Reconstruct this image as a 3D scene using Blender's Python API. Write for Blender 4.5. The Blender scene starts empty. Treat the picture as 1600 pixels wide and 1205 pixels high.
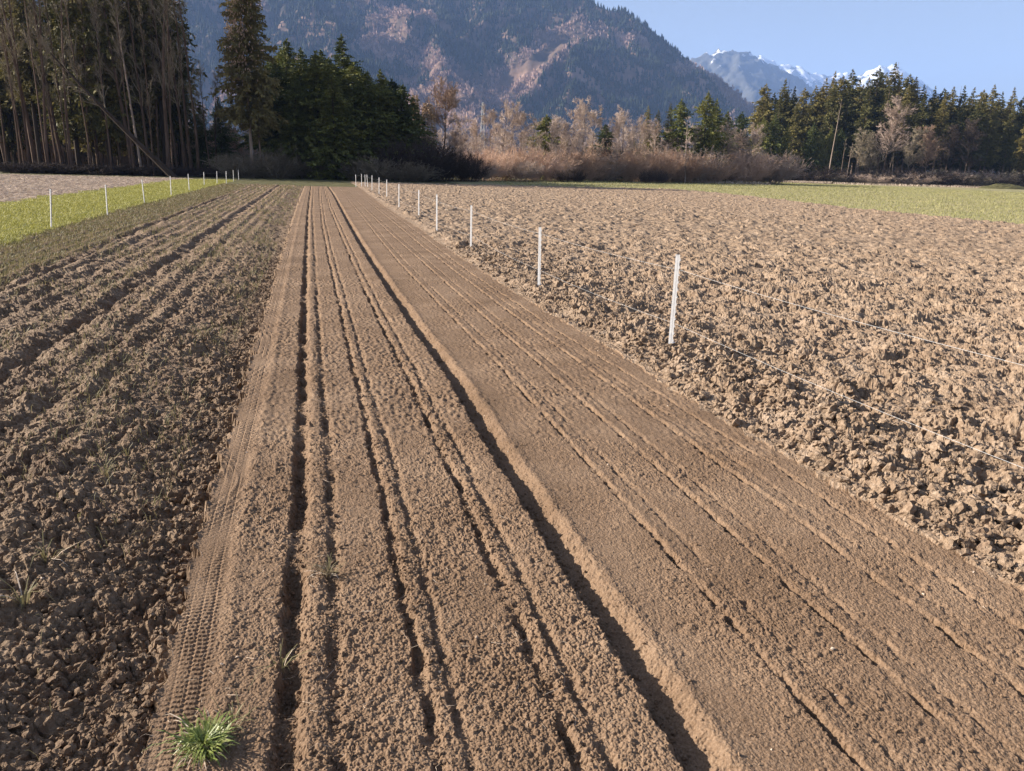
import bpy, math
import numpy as np
R_ = math.radians
C = bpy.context.scene.collection
scene = bpy.context.scene

# ------------------------------------------------------------------ camera
F_PX, CX, CY, HC = 1202.0, 800.0, 602.5, 1.78
PITCH, ROLL, YAW = R_(15.8), R_(1.6), R_(14.4)
cam_d = bpy.data.cameras.new("camera"); cam = bpy.data.objects.new("camera", cam_d); C.objects.link(cam)
cam_d.sensor_fit = 'HORIZONTAL'; cam_d.sensor_width = 36.0; cam_d.lens = 36.0*F_PX/1600.0
cam_d.clip_start = 0.05; cam_d.clip_end = 60000
from mathutils import Matrix
Mr = Matrix.Rotation(-YAW, 4, 'Z') @ Matrix.Rotation(math.pi/2-PITCH, 4, 'X') @ Matrix.Rotation(ROLL, 4, 'Z')
cam.matrix_world = Matrix.Translation((0, 0, HC)) @ Mr
scene.camera = cam
RM = np.array(Mr.to_3x3())

# ------------------------------------------------------------------ sky and sun
SUN_AZ, SUN_EL = R_(-68.0), R_(24.0)          # azimuth from +Y, clockwise
w = bpy.data.worlds.new("World"); scene.world = w; w.use_nodes = True
nt = w.node_tree; bg = nt.nodes["Background"]
sky = nt.nodes.new("ShaderNodeTexSky"); sky.sky_type = 'NISHITA'; sky.sun_disc = False
sky.sun_elevation = SUN_EL; sky.sun_rotation = SUN_AZ % (2*math.pi)
sky.altitude = 500; sky.air_density = 0.9; sky.dust_density = 3.0; sky.ozone_density = 1.5
hs = nt.nodes.new("ShaderNodeHueSaturation"); hs.inputs["Saturation"].default_value = .6
nt.links.new(sky.outputs[0], hs.inputs["Color"]); nt.links.new(hs.outputs[0], bg.inputs[0]); bg.inputs[1].default_value = 0.053
sd = bpy.data.lights.new("sun", 'SUN'); sd.energy = 5.0; sd.angle = R_(0.5); sd.color = (1.0, 0.91, 0.77)
sun = bpy.data.objects.new("sun", sd); C.objects.link(sun)
sv = (math.sin(SUN_AZ)*math.cos(SUN_EL), math.cos(SUN_AZ)*math.cos(SUN_EL), math.sin(SUN_EL))
from mathutils import Vector
sun.rotation_euler = Vector(sv).to_track_quat('Z', 'Y').to_euler()
sun.location = (-30, 0, 40)
scene.view_settings.view_transform = 'Standard'; scene.view_settings.look = 'None'
scene.view_settings.exposure = 1.52
scene.cycles.use_denoising = True; scene.cycles.denoising_prefilter = 'NONE'; scene.cycles.denoising_input_passes = 'RGB_ALBEDO_NORMAL'; scene.view_settings.gamma = 1.0
scene.cycles.volume_bounces = 1
scene.cycles.max_bounces = 6; scene.cycles.diffuse_bounces = 1

# ------------------------------------------------------------------ helpers
def gnd(px, py, z=0.0):
    d = RM @ np.array([(px-CX)/F_PX, -(py-CY)/F_PX, -1.0]); t = (z-HC)/d[2]
    return float(d[0]*t), float(d[1]*t)
def proj(p):
    v = RM.T @ (np.array(p, float) - np.array([0, 0, HC])); return CX+F_PX*v[0]/-v[2], CY-F_PX*v[1]/-v[2]
HD = np.array([math.sin(YAW), math.cos(YAW)]); RT = np.array([math.cos(YAW), -math.sin(YAW)])
def at(px, D):
    """ground point in image column px (at the horizon) and D metres ahead of the camera"""
    py = 262.6+0.028*(px-800)
    d = RM @ np.array([(px-CX)/F_PX, -(py-CY)/F_PX, -1.0]); h = d[:2]; k = D/float(h @ HD)
    return float(h[0]*k), float(h[1]*k)
def at3(px, py, D):
    d = RM @ np.array([(px-CX)/F_PX, -(py-CY)/F_PX, -1.0]); k = D/float(d[:2] @ HD)
    return np.array([d[0]*k, d[1]*k, HC+d[2]*k])
def mk(name, V, Fc, mat=None, parent=None, smooth=False, link=True):
    V = np.ascontiguousarray(V, np.float32); Fc = np.ascontiguousarray(Fc, np.int32)
    me = bpy.data.meshes.new(name); n, k = Fc.shape
    me.vertices.add(len(V)); me.vertices.foreach_set("co", V.ravel())
    me.loops.add(n*k); me.loops.foreach_set("vertex_index", Fc.ravel())
    me.polygons.add(n); me.polygons.foreach_set("loop_start", np.arange(0, n*k, k, dtype=np.int32))
    me.polygons.foreach_set("loop_total", np.full(n, k, np.int32))
    me.polygons.foreach_set("use_smooth", np.full(n, smooth, bool))
    me.update()
    if mat: me.materials.append(mat)
    o = bpy.data.objects.new(name, me)
    if link: C.objects.link(o)
    if parent: o.parent = parent
    return o
def tag(o, label=None, cat=None, group=None, kind=None):
    if label: o["label"] = label
    if cat: o["category"] = cat
    if group: o["group"] = group
    if kind: o["kind"] = kind
    return o
def empty(name, loc, rz=0.0):
    o = bpy.data.objects.new(name, None); C.objects.link(o); o.location = loc; o.rotation_euler = (0, 0, rz)
    o.empty_display_size = 0.3
    return o
def copy_tree(o):
    c = o.copy(); C.objects.link(c)
    for ch in list(o.children):
        d = ch.copy(); C.objects.link(d); d.parent = c
    return c
def cat_(parts):
    Vs, Fs, n = [], [], 0
    for V, Fc in parts:
        Vs.append(V); Fs.append(Fc+n); n += len(V)
    return np.concatenate(Vs), np.concatenate(Fs)
def nrm(a): return a/np.maximum(np.linalg.norm(a, axis=-1, keepdims=True), 1e-9)
def tubes(P0, P1, r0, r1, k=3):
    """k-sided open prisms between P0 and P1"""
    N = len(P0); d = nrm(P1-P0)
    a = np.where(np.abs(d[:, 2:3]) > 0.9, np.array([[1., 0, 0]]), np.array([[0, 0, 1.]]))
    u = nrm(np.cross(d, a)); v = np.cross(d, u)
    V = np.zeros((N, 2*k, 3), np.float32)
    for i in range(k):
        c, s = math.cos(2*math.pi*i/k), math.sin(2*math.pi*i/k)
        V[:, i] = P0+(u*c+v*s)*np.reshape(r0, (-1, 1)); V[:, k+i] = P1+(u*c+v*s)*np.reshape(r1, (-1, 1))
    f = np.array([[i, (i+1) % k, k+(i+1) % k, k+i] for i in range(k)])
    Fc = (np.arange(N)[:, None, None]*2*k+f[None]).reshape(-1, 4)
    return V.reshape(-1, 3), Fc
def box(cx, cy, cz, sx, sy, sz):
    V = np.array([[x, y, z] for z in (-1, 1) for y in (-1, 1) for x in (-1, 1)], float)*0.5*np.array([sx, sy, sz])+np.array([cx, cy, cz])
    return V, np.array([[0, 2, 3, 1], [4, 5, 7, 6], [0, 1, 5, 4], [2, 6, 7, 3], [0, 4, 6, 2], [1, 3, 7, 5]])

# ------------------------------------------------------------------ noise
_r = np.random.default_rng(7); NP_ = 4096
PERM = _r.permutation(NP_).astype(np.int32)
_a = _r.random(NP_)*2*math.pi; GX = np.cos(_a).astype(np.float32); GY = np.sin(_a).astype(np.float32)
T1, T2, T3, T4, T5 = [_r.random(NP_).astype(np.float32) for _ in range(5)]
def perlin(x, y, s=0):
    x = np.asarray(x, np.float32)+s*17.37; y = np.asarray(y, np.float32)+s*9.71
    fx = np.floor(x); fy = np.floor(y); ix = fx.astype(np.int32); iy = fy.astype(np.int32); x = x-fx; y = y-fy
    u = x*x*x*(x*(x*6-15)+10); v = y*y*y*(y*(y*6-15)+10)
    a = PERM[ix & 4095]; b = PERM[(ix+1) & 4095]
    i00 = PERM[(a+iy) & 4095]; i01 = PERM[(a+iy+1) & 4095]; i10 = PERM[(b+iy) & 4095]; i11 = PERM[(b+iy+1) & 4095]
    n0 = (GX[i00]*x+GY[i00]*y)*(1-u)+(GX[i10]*(x-1)+GY[i10]*y)*u
    n1 = (GX[i01]*x+GY[i01]*(y-1))*(1-u)+(GX[i11]*(x-1)+GY[i11]*(y-1))*u
    return (n0*(1-v)+n1*v)*1.4
def fbm(x, y, o=3, s=0):
    t = 0; a = 1.0
    for i in range(o): t = t+a*perlin(x*2**i, y*2**i, s+i*3); a *= 0.5
    return t
def clods(x, y, sc, s=0, tilt=0.9, k=1.6):
    """overlapping tilted lumps: maximum of randomly tilted paraboloids, in units of the cell"""
    x = np.asarray(x, np.float32)/sc+s*31.3; y = np.asarray(y, np.float32)/sc+s*13.9
    ix = np.floor(x).astype(np.int32); iy = np.floor(y).astype(np.int32)
    out = np.full(x.shape, -9, np.float32)
    for dx in (-1, 0, 1):
        a = PERM[(ix+dx) & 4095]
        for dy in (-1, 0, 1):
            h = PERM[(a+iy+dy) & 4095]
            px = x-(ix+dx+T1[h]); py = y-(iy+dy+T2[h])
            q = T3[h]*0.75+tilt*((T4[h]-0.5)*px+(T5[h]-0.5)*py)*2-k*(px*px+py*py)*(0.6+0.8*T4[h])
            np.maximum(out, q, out=out)
    return out
def sst(e0, e1, x):
    t = np.clip((x-e0)/(e1-e0), 0, 1); return t*t*(3-2*t)

# ------------------------------------------------------------------ field layout (X across the rows, Y along them)
def tab(p): p = np.array(p); return lambda y: np.interp(y, p[:, 0], p[:, 1])
L_EDGE = tab([(0, -.56), (2.1, -.58), (3.4, -.62), (5.6, -.62), (10, -.65), (16, -.68), (34, -.72), (57, -.67)])
R_EDGE = tab([(0, 3.05), (2.4, 3.03), (3, 2.98), (4, 2.95), (5.6, 2.88), (7, 2.94), (10, 2.84), (16, 2.83), (23, 2.93), (35, 2.97), (61, 3.34)])
G_L1 = tab([(1, -.18), (4.3, -.15), (8, -.18), (12, -.2), (18, -.22), (30, -.26), (61, -.21)])
G_P2 = tab([(1, .29), (4.2, .30), (7, .27), (11, .25), (16, .21), (26, .19), (62, .36)])
G_P3 = tab([(1, .71), (4.2, .74), (7, .71), (10.6, .66), (13.6, .64), (20, .62), (33, .59), (55, .68)])
G_F = tab([(1, 1.09), (4, 1.09), (6.7, 1.1), (8.6, 1.06), (12.8, 1.01), (18.4, .98), (27, 1.0), (49, 1.1), (65, 1.05)])
G_P4 = tab([(1, 1.58), (4, 1.61), (7.7, 1.60), (10, 1.56), (14.5, 1.50), (19, 1.52), (30, 1.58), (55, 1.75)])
G_P5 = tab([(1, 1.99), (4, 2.02), (7.8, 1.99), (11.5, 1.96), (20.7, 1.93), (30, 1.96), (55, 2.11)])
G_P6 = tab([(1, 2.4), (3.4, 2.45), (6, 2.41), (9, 2.36), (13, 2.34), (17.4, 2.34), (27, 2.43), (58, 2.68)])
G_P7 = tab([(1, 2.74), (4, 2.77), (8.4, 2.63), (13.7, 2.57), (21, 2.70), (55, 3.0)])
W1 = tab([(5, -4.1), (14, -4.13), (25, -4.37), (52, -4.45)])
W2 = tab([(2, -2.58), (7, -2.55), (10, -2.47), (57, -2.55)])
GR_R = tab([(5, -5.95), (17, -6.03), (25, -6.28), (46, -6.5), (60, -6.77)])
M_EDGE = tab([(0, 27.0), (27, 29.3), (40, 30.6), (51, 33.4), (63, 35.8), (71, 37.2), (80, 37)])
Y_END, Y_PLOW = 63.3, 79.0
def region(x, y):
    jx = x+0.05*perlin(x/.12, y/.12, 3)+.03*perlin(x/.3, y/.3, 6); far = np.clip(y/30, 0, 2)
    r = np.full(x.shape, 7, np.int8)
    r[(jx < L_EDGE(y)) & (y < Y_END+1)] = 2
    r[(jx < W1(y)-.25+.3*perlin(x/.7, y/1.5, 8)) & (y < 64)] = 3
    r[(jx < GR_R(y)+.2*perlin(x/.5, y/.9, 9)) & (y < 74)] = 4
    r[(x < -11.0+.6*perlin(x/2, y/2, 4)) & (y < 79)] = 5
    r[(jx > R_EDGE(y)) & (y < Y_PLOW+perlin(x/3, y/3, 2))] = 1
    me = (x+.5*perlin(x/.9, y/.9, 5) > M_EDGE(y))
    r[me & (y < Y_PLOW+4)] = 6
    r[(y >= Y_PLOW+perlin(x/3, y/3, 2)) & (x > 15) & (x*0.26+88 > y-6)] = 6
    r[(x > 30) & (y < 232)] = np.where(r[(x > 30) & (y < 232)] == 7, 6, r[(x > 30) & (y < 232)])
    r[(jx >= L_EDGE(y)) & (jx <= R_EDGE(y)) & (y < Y_END)] = 0
    return r
def groove(x, c, wl, wr, d):
    """steep bank on its left side, gentle rise to the right"""
    u = x-c
    return -d*sst(-wl, -wl*.25, u)*(1-sst(wr*.2, wr, u))
def height(x, y, sp=None):
    """ground height; sp = mesh spacing, features finer than it are left out"""
    x = np.asarray(x, np.float32); y = np.asarray(y, np.float32)
    r = region(x, y); z = (.018*perlin(x/1.7, y/2.6, 1)+.008*perlin(x/.4, y/.6, 2)).astype(np.float32)
    if sp is None: sp = np.full(x.shape, .004, np.float32)
    # ---- seed bed
    m = r == 0
    if m.any():
        X, Y, S = x[m], y[m], sp[m]; z0 = z[m]*.5
        wob = .009*perlin(Y/.09, X*0+.5, 4)+.013*perlin(Y/.35, X*0+2.5, 5)+.014*perlin(Y/1.3, X*0+4.5, 5)
        mod = np.clip(.75+1.0*perlin(Y/.22, X*0+7.5, 6), .15, 1.5); mod2 = np.clip(.7+1.2*perlin(Y/.13, X*0+9.5, 7), .05, 1.6)
        rag = .013*perlin(X/.07, Y/.07, 45)+.010*perlin(X/.03, Y/.03, 41)+.006*perlin(X/.012, Y/.012, 42); XX = X+rag
        z0 = z0+groove(XX+wob, G_L1(Y), .045, .075, .060*np.clip(.85+.95*perlin(Y/.25, X*0+3, 9), .3, 1.35))
        z0 = z0+.007*np.exp(-((XX-G_L1(Y)-.10)/.04)**2)+groove(XX-wob, G_L1(Y)+.165, .024, .05, .024*mod2)
        for g, dm in ((G_P2, mod), (G_P3, mod2)):
            z0 = z0+groove(XX+wob*1.2, g(Y), .022, .045, .036*dm)+.004*np.exp(-((XX-g(Y)-.055)/.03)**2)
            z0 = z0+groove(XX-wob, g(Y)+.10, .016, .045, .018*mod)
        f = G_F(Y); u = XX-f+wob*1.0
        z0 = z0+np.where(u < .0, .012*sst(-.35, -.06, u), .012)*(1-sst(-.05, -.02, u))
        z0 = z0-.066*sst(-.058, -.022, u)*(1-sst(.035, .15, u))-.010*sst(.1, .2, u)*(1-sst(.2, .6, u))
        for g, k, dm in ((G_P4, 1, mod2), (G_P5, 2, mod), (G_P6, 3, mod2)):
            wv = .008*perlin(Y/.12, X*0+k, 14+k); md = np.clip(.45+1.6*perlin(Y/.14, X*0+k*3.3, 20+k), .12, 1.7)
            z0 = z0+groove(XX+wv, g(Y), .012, .030, .032*md)+.004*np.exp(-((XX-g(Y)-.04)/.022)**2)
            z0 = z0+groove(XX-wv, g(Y)+.125, .010, .04, .010*dm)
        z0 = z0+groove(XX+wob, G_P7(Y), .010, .03, .018*mod)
        # wheel track with tread bars along the left edge
        e = X-L_EDGE(Y); tr = sst(-.01, .02, e)*(1-sst(.145, .185, e))
        col = np.floor(e/.045); ph = Y/.027+np.where(col % 2 == 0, 0, .5)+e*4.0
        lug = sst(.25, .45, np.abs((ph % 1)-.5)*2)*.0075*sst(.0, .006, (e % .045))*(1-sst(.036, .045, (e % .045)))
        z0 = z0-.008*tr+lug*.9*tr*np.clip(.65+1.1*perlin(X/.14, Y/.4, 40), .08, 1)
        z0 = z0+.005*np.exp(-((e-.21)/.03)**2)
        smooth_band = np.exp(-((X-f-.24)/.09)**2)
        amp = np.where(X < f, 1.0, .62)*(1-.85*tr)*(1-.45*smooth_band)
        amp = amp*np.clip(.9+.7*perlin(X/.5, Y/.8, 30), .4, 1.5)
        q = S < .03
        c = np.zeros_like(X); c[q] = np.clip(clods(X[q], Y[q], .034, 1, .6, 2.2), -.2, 1)*.017*np.clip(.2+1.5*perlin(X[q]/.07, Y[q]/.07, 31), .0, 1)
        q = S < .012; c[q] += np.clip(clods(X[q], Y[q], .013, 2, .6, 2.0), -.3, 1)*.0058
        c += .004*perlin(X/.05, Y/.05, 33)+.0028*perlin(X/.0075, Y/.0075, 43)*(S < .008)+.0035*perlin(X/.022, Y/.022, 44)*(S < .02)
        far = S >= .012; c[far] += .008*perlin(X[far]/.035, Y[far]/.07, 34)
        z0 = z0+c*amp
        z[m] = z0
    # ---- rough ploughed ground on the right and sprouting rough ground on the left
    for rid in (1, 2, 3):
        m = r == rid
        if not m.any(): continue
        X, Y, S = x[m], y[m], sp[m]
        wx = X+.03*perlin(X/.11, Y/.11, 51)+.018*perlin(X/.03, Y/.03, 53)*(S < .04); wy = Y+.03*perlin(X/.11, Y/.11, 52)+.018*perlin(X/.03, Y/.03, 54)*(S < .04)
        if rid == 1:
            e = sst(0, .35, X-R_EDGE(Y)); a1, a2, a3, s1, s2, s3 = .043, .034, .021, .16, .075, .034
            b = .02*e+.03*fbm(X/.6, Y/.6, 2, 61)*e
            amp = .25+.75*e
        else:
            e = sst(0, .45, L_EDGE(Y)-X); near = 1-sst(.25, .9, L_EDGE(Y)-X)
            a1, a2, a3, s1, s2, s3 = (.030, .026, .017, .13, .058, .025) if rid == 2 else (.012, .012, .01, .12, .06, .03)
            b = -.082*near+.010*e+.015*fbm(X/.5, Y/1.2, 2, 62)
            b = b-.062*np.clip(.8+1.2*perlin(X/.2, Y/.35, 57), .1, 1.6)*np.exp(-((wx-W2(Y)-.10*perlin(Y/.9, Y*0, 5))/.12)**2)+.02*np.exp(-((X-W2(Y)+.28)/.12)**2)+.018*np.exp(-((wx-W2(Y)-.28)/.14)**2)
            b = b-.08*np.clip(.8+1.2*perlin(X/.2, Y/.35, 58), .1, 1.6)*np.exp(-((wx-W1(Y)-.10*perlin(Y/.8, Y*0, 5))/.12)**2)+.035*np.exp(-((X-W1(Y)-.28)/.12)**2)
            b = b+.017*np.cos((X+.03*perlin(Y/1.5, X*0, 59))*2*math.pi/.30)*np.clip(1+.8*perlin(X/.4, Y/.8, 56), 0, 1.6)*sst(.5, 1.2, L_EDGE(Y)-X)
            amp = 1+.1*near
        amp = amp*np.clip(.95+.6*perlin(X/.45, Y/.55, 63), .5, 1.5)
        c = np.maximum(clods(wx, wy, s1, 3, 1.3, 1.4), -.8)*a1*np.clip(.8+1.0*perlin(X/.3, Y/.3, 64), .25, 1.6)
        if rid == 1: c += np.maximum(clods(wx, wy, .31, 9, 1.4, 1.3), -.8)*.034
        q = S < .07; c[q] += np.maximum(clods(wx[q], wy[q], s2, 4, 1.3, 1.4), -.8)*a2*(1-sst(.04, .07, S[q]))
        c += a2*(.7*perlin(X/.10, Y/.10, 66)+.5*perlin(X/.2, Y/.2, 67))*sst(.04, .08, S)
        q = S < .035; c[q] += np.maximum(clods(wx[q], wy[q], s3, 5, 1.2, 1.5), -.7)*a3
        q = S < .012; c[q] += .004*perlin(X[q]/.012, Y[q]/.012, 65)+np.clip(clods(X[q], Y[q], .016, 6), -.3, 1)*.006
        z[m] = z[m]+b+c*amp
    m = (r == 4) | (r == 6)
    z[m] += .03*perlin(x[m]/.25, y[m]/.35, 70)+.01
    m = r == 5; z[m] += .05*perlin(x[m]/.3, y[m]/.3, 71)+.02
    m = r == 7; z[m] += .04*perlin(x[m]/.8, y[m]/.8, 72)
    return z

# ------------------------------------------------------------------ materials
def mat(name, cols, scale=6.0, detail=6, rough=.95, bump=None, obj=False, rand=0.0, spec=.15, pos=(.3, .7), scale2=None, emis=None, trans=0.0, stretch=None):
    m = bpy.data.materials.new(name); m.use_nodes = True; t = m.node_tree; N = t.nodes; Lk = t.links
    p = N["Principled BSDF"]; p.inputs["Roughness"].default_value = rough; p.inputs["Specular IOR Level"].default_value = spec
    g = N.new("ShaderNodeNewGeometry") if not obj else N.new("ShaderNodeTexCoord")
    src = g.outputs["Position"] if not obj else g.outputs["Object"]
    if stretch:
        mp = N.new("ShaderNodeMapping"); mp.inputs["Scale"].default_value = stretch; Lk.new(src, mp.inputs[0]); src = mp.outputs[0]
    n1 = N.new("ShaderNodeTexNoise"); n1.inputs["Scale"].default_value = scale; n1.inputs["Detail"].default_value = detail; n1.inputs["Roughness"].default_value = .65
    Lk.new(src, n1.inputs["Vector"])
    fac = n1.outputs["Fac"]
    if scale2:
        n2 = N.new("ShaderNodeTexNoise"); n2.inputs["Scale"].default_value = scale2; n2.inputs["Detail"].default_value = 3; Lk.new(src, n2.inputs["Vector"])
        mx = N.new("ShaderNodeMath"); mx.operation = 'ADD'; Lk.new(fac, mx.inputs[0]); Lk.new(n2.outputs["Fac"], mx.inputs[1])
        hf = N.new("ShaderNodeMath"); hf.operation = 'MULTIPLY'; hf.inputs[1].default_value = .5; Lk.new(mx.outputs[0], hf.inputs[0]); fac = hf.outputs[0]
    if rand:
        oi = N.new("ShaderNodeObjectInfo"); a = N.new("ShaderNodeMath"); a.operation = 'MULTIPLY_ADD'
        a.inputs[1].default_value = rand; Lk.new(oi.outputs["Random"], a.inputs[0]); Lk.new(fac, a.inputs[2])
        s = N.new("ShaderNodeMath"); s.operation = 'SUBTRACT'; s.inputs[1].default_value = rand*.5; Lk.new(a.outputs[0], s.inputs[0]); fac = s.outputs[0]
    cr = N.new("ShaderNodeValToRGB"); e = cr.color_ramp.elements
    e[0].position = pos[0]; e[0].color = (*cols[0], 1); e[1].position = pos[1]; e[1].color = (*cols[-1], 1)
    for i, c in enumerate(cols[1:-1]):
        x = e.new(pos[0]+(pos[1]-pos[0])*(i+1)/(len(cols)-1)); x.color = (*c, 1)
    Lk.new(fac, cr.inputs[0]); Lk.new(cr.outputs[0], p.inputs["Base Color"])
    if bump:
        nb = N.new("ShaderNodeTexNoise"); nb.inputs["Scale"].default_value = bump[0]; nb.inputs["Detail"].default_value = 4; Lk.new(src, nb.inputs["Vector"])
        b = N.new("ShaderNodeBump"); b.inputs["Distance"].default_value = bump[1]; b.inputs["Strength"].default_value = 1.0
        Lk.new(nb.outputs["Fac"], b.inputs["Height"]); Lk.new(b.outputs[0], p.inputs["Normal"])
    if trans:
        tr = N.new("ShaderNodeBsdfTranslucent"); mxs = N.new("ShaderNodeMixShader"); mxs.inputs[0].default_value = trans
        Lk.new(cr.outputs[0], tr.inputs[0]); Lk.new(p.outputs[0], mxs.inputs[1]); Lk.new(tr.outputs[0], mxs.inputs[2])
        Lk.new(mxs.outputs[0], N["Material Output"].inputs["Surface"])
    return m
M = {}
M['bed'] = mat("tilled_soil", [(0.125, 0.079, 0.049), (0.185, 0.121, 0.079), (0.248, 0.171, 0.116)], 1.3, 10, scale2=120, pos=(.38, .62), bump=(110, .006))
M['plow'] = mat("ploughed_soil", [(0.17, 0.115, 0.08), (0.249, 0.178, 0.124), (0.334, 0.254, 0.193)], 2.0, 10, scale2=40, pos=(.36, .64), bump=(38, .02))
M['left'] = mat("moist_soil", [(0.114, 0.071, 0.048), (0.165, 0.111, 0.072), (0.252, 0.178, 0.122)], 2.0, 10, scale2=40, pos=(.36, .64), bump=(55, .014), spec=.2, rough=.85)
M['olive'] = mat("grassed_soil", [(0.112, 0.069, 0.047), (0.127, 0.086, 0.051), (0.134, 0.109, 0.051)], 6.0, 6, scale2=25)
M['lawn'] = mat("grass_ground", [(0.198, 0.184, 0.045), (0.307, 0.273, 0.079), (0.396, 0.347, 0.119)], 1.2, 6, scale2=14)
M['stubble'] = mat("stubble_ground", [(0.176, 0.12, 0.088), (0.272, 0.2, 0.16), (0.384, 0.304, 0.248)], 2.2, 8, stretch=(.5, 1.6, 1), pos=(.36, .64))
M['meadow'] = mat("meadow_ground", [(0.207, 0.194, 0.093), (0.258, 0.234, 0.121), (0.316, 0.267, 0.167)], .25, 8, scale2=6, stretch=(1, .5, 1))
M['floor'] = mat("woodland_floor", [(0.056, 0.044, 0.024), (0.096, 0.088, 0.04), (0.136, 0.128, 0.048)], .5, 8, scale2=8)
M['needle'] = mat("spruce_needles", [(0.038, 0.044, 0.014), (0.129, 0.118, 0.035), (0.282, 0.221, 0.066)], .7, 5, obj=True, rand=.3, rough=.7, spec=.3, scale2=7, trans=.15)
M['needle_y'] = mat("young_spruce_needles", [(0.031, 0.047, 0.015), (0.099, 0.116, 0.028), (0.243, 0.225, 0.055)], .8, 5, obj=True, rand=.25, rough=.7, spec=.3, scale2=7, trans=.15)
M['needle_b'] = mat("brownish_spruce_needles", [(0.062, 0.055, 0.021), (0.149, 0.128, 0.047), (0.281, 0.228, 0.101)], .9, 5, obj=True, rand=.2, rough=.8, scale2=7, trans=.2)
M['bark'] = mat("grey_brown_bark", [(0.094, 0.065, 0.047), (0.177, 0.124, 0.094), (0.295, 0.218, 0.171)], 5, 4, obj=True, rand=.2, stretch=(1, 1, .2))
M['bark_m'] = mat("brown_bark", [(0.058, 0.037, 0.027), (0.108, 0.07, 0.05), (0.167, 0.114, 0.087)], 5, 4, obj=True, rand=.2, stretch=(1, 1, .2))
M['bark_d'] = mat("dark_bark", [(.035, .026, .02), (.07, .05, .038)], 5, 4, obj=True, stretch=(1, 1, .2))
M['bark_l'] = mat("pale_bark", [(0.24, 0.176, 0.144), (0.4, 0.32, 0.264)], 4, 4, obj=True, stretch=(1, 1, .2))
M['twig'] = mat("grey_brown_twigs", [(0.175, 0.142, 0.104), (0.312, 0.259, 0.19)], 1, 3, obj=True, rand=.3)
M['twig_p'] = mat("pinkish_twigs", [(0.361, 0.27, 0.222), (0.602, 0.47, 0.398)], 1, 3, obj=True, rand=.3)
M['twig_o'] = mat("orange_brown_twigs", [(0.456, 0.284, 0.192), (0.74, 0.503, 0.379)], .8, 3, obj=True, rand=.3)
M['twig_r'] = mat("russet_twigs", [(0.272, 0.176, 0.128), (0.44, 0.312, 0.232)], 1, 3, obj=True, rand=.2)
M['twig_d'] = mat("dark_twigs", [(.05, .038, .034), (.09, .066, .056)], 1, 3, obj=True, rand=.3)
M['dry'] = mat("dry_leaves", [(.25, .16, .09), (.5, .36, .24)], 3, 3, obj=True)
M['cone'] = mat("spruce_cones", [(.42, .27, .19), (.62, .44, .33)], 3, 3, obj=True)
M['blade'] = mat("grass_blades", [(0.25, 0.253, 0.059), (0.374, 0.356, 0.099), (0.461, 0.426, 0.158)], 2, 3, rough=.6, spec=.3, trans=.3, scale2=20)
M['sprout'] = mat("sprout_blades", [(0.138, 0.135, 0.058), (0.219, 0.188, 0.091), (0.308, 0.232, 0.149)], 5, 3, rough=.6, spec=.3, trans=.3)
M['tuft'] = mat("fresh_grass_blades", [(0.093, 0.136, 0.03), (0.204, 0.246, 0.06), (0.391, 0.391, 0.17)], 25, 3, rough=.45, spec=.4, trans=.25)
M['straw'] = mat("straw", [(0.4, 0.304, 0.224), (0.64, 0.528, 0.432)], 5, 3, rough=.7)
M['white'] = mat("white_plastic", [(0.424, 0.424, 0.451), (0.534, 0.534, 0.547)], 30, 3, rough=.45, spec=.4)
M['cord'] = mat("white_polywire", [(0.375, 0.375, 0.39), (0.51, 0.51, 0.51)], 90, 2, rough=.6)
M['steel'] = mat("galvanised_steel", [(.36, .36, .38), (.5, .5, .52)], 20, 2, rough=.5)
M['mforest'] = mat("mountain_conifers", [(0.011, 0.016, 0.009), (0.032, 0.038, 0.018)], .02, 3)
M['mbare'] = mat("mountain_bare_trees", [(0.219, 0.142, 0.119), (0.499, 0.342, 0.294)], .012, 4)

# ------------------------------------------------------------------ ground sheet, split where the fields meet
az = [R_(-75)]
while az[-1] < R_(78):
    a = abs(az[-1]); az.append(az[-1]+(R_(.078) if a < R_(42) else R_(.5)))
az = np.array(az)+YAW
rr = [1.15]
while rr[-1] < 420:
    r = rr[-1]; rr.append(r+min(max(r*r/1370*.95, .0030), r*.0034) if r < 100 else r+r*.03)
rr = np.array(rr)
RR, AA = np.meshgrid(rr, az, indexing='ij')
GXx = (RR*np.sin(AA)).astype(np.float32); GYy = (RR*np.cos(AA)).astype(np.float32)
SP = np.maximum(np.gradient(rr)[:, None]*np.ones_like(AA)*.7, RR*np.gradient(az)[None, :]).astype(np.float32)
xf, yf, sf = GXx.ravel(), GYy.ravel(), SP.ravel()
zf = height(xf, yf, sf)
nr, na = RR.shape
rg = region(xf, yf)
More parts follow.
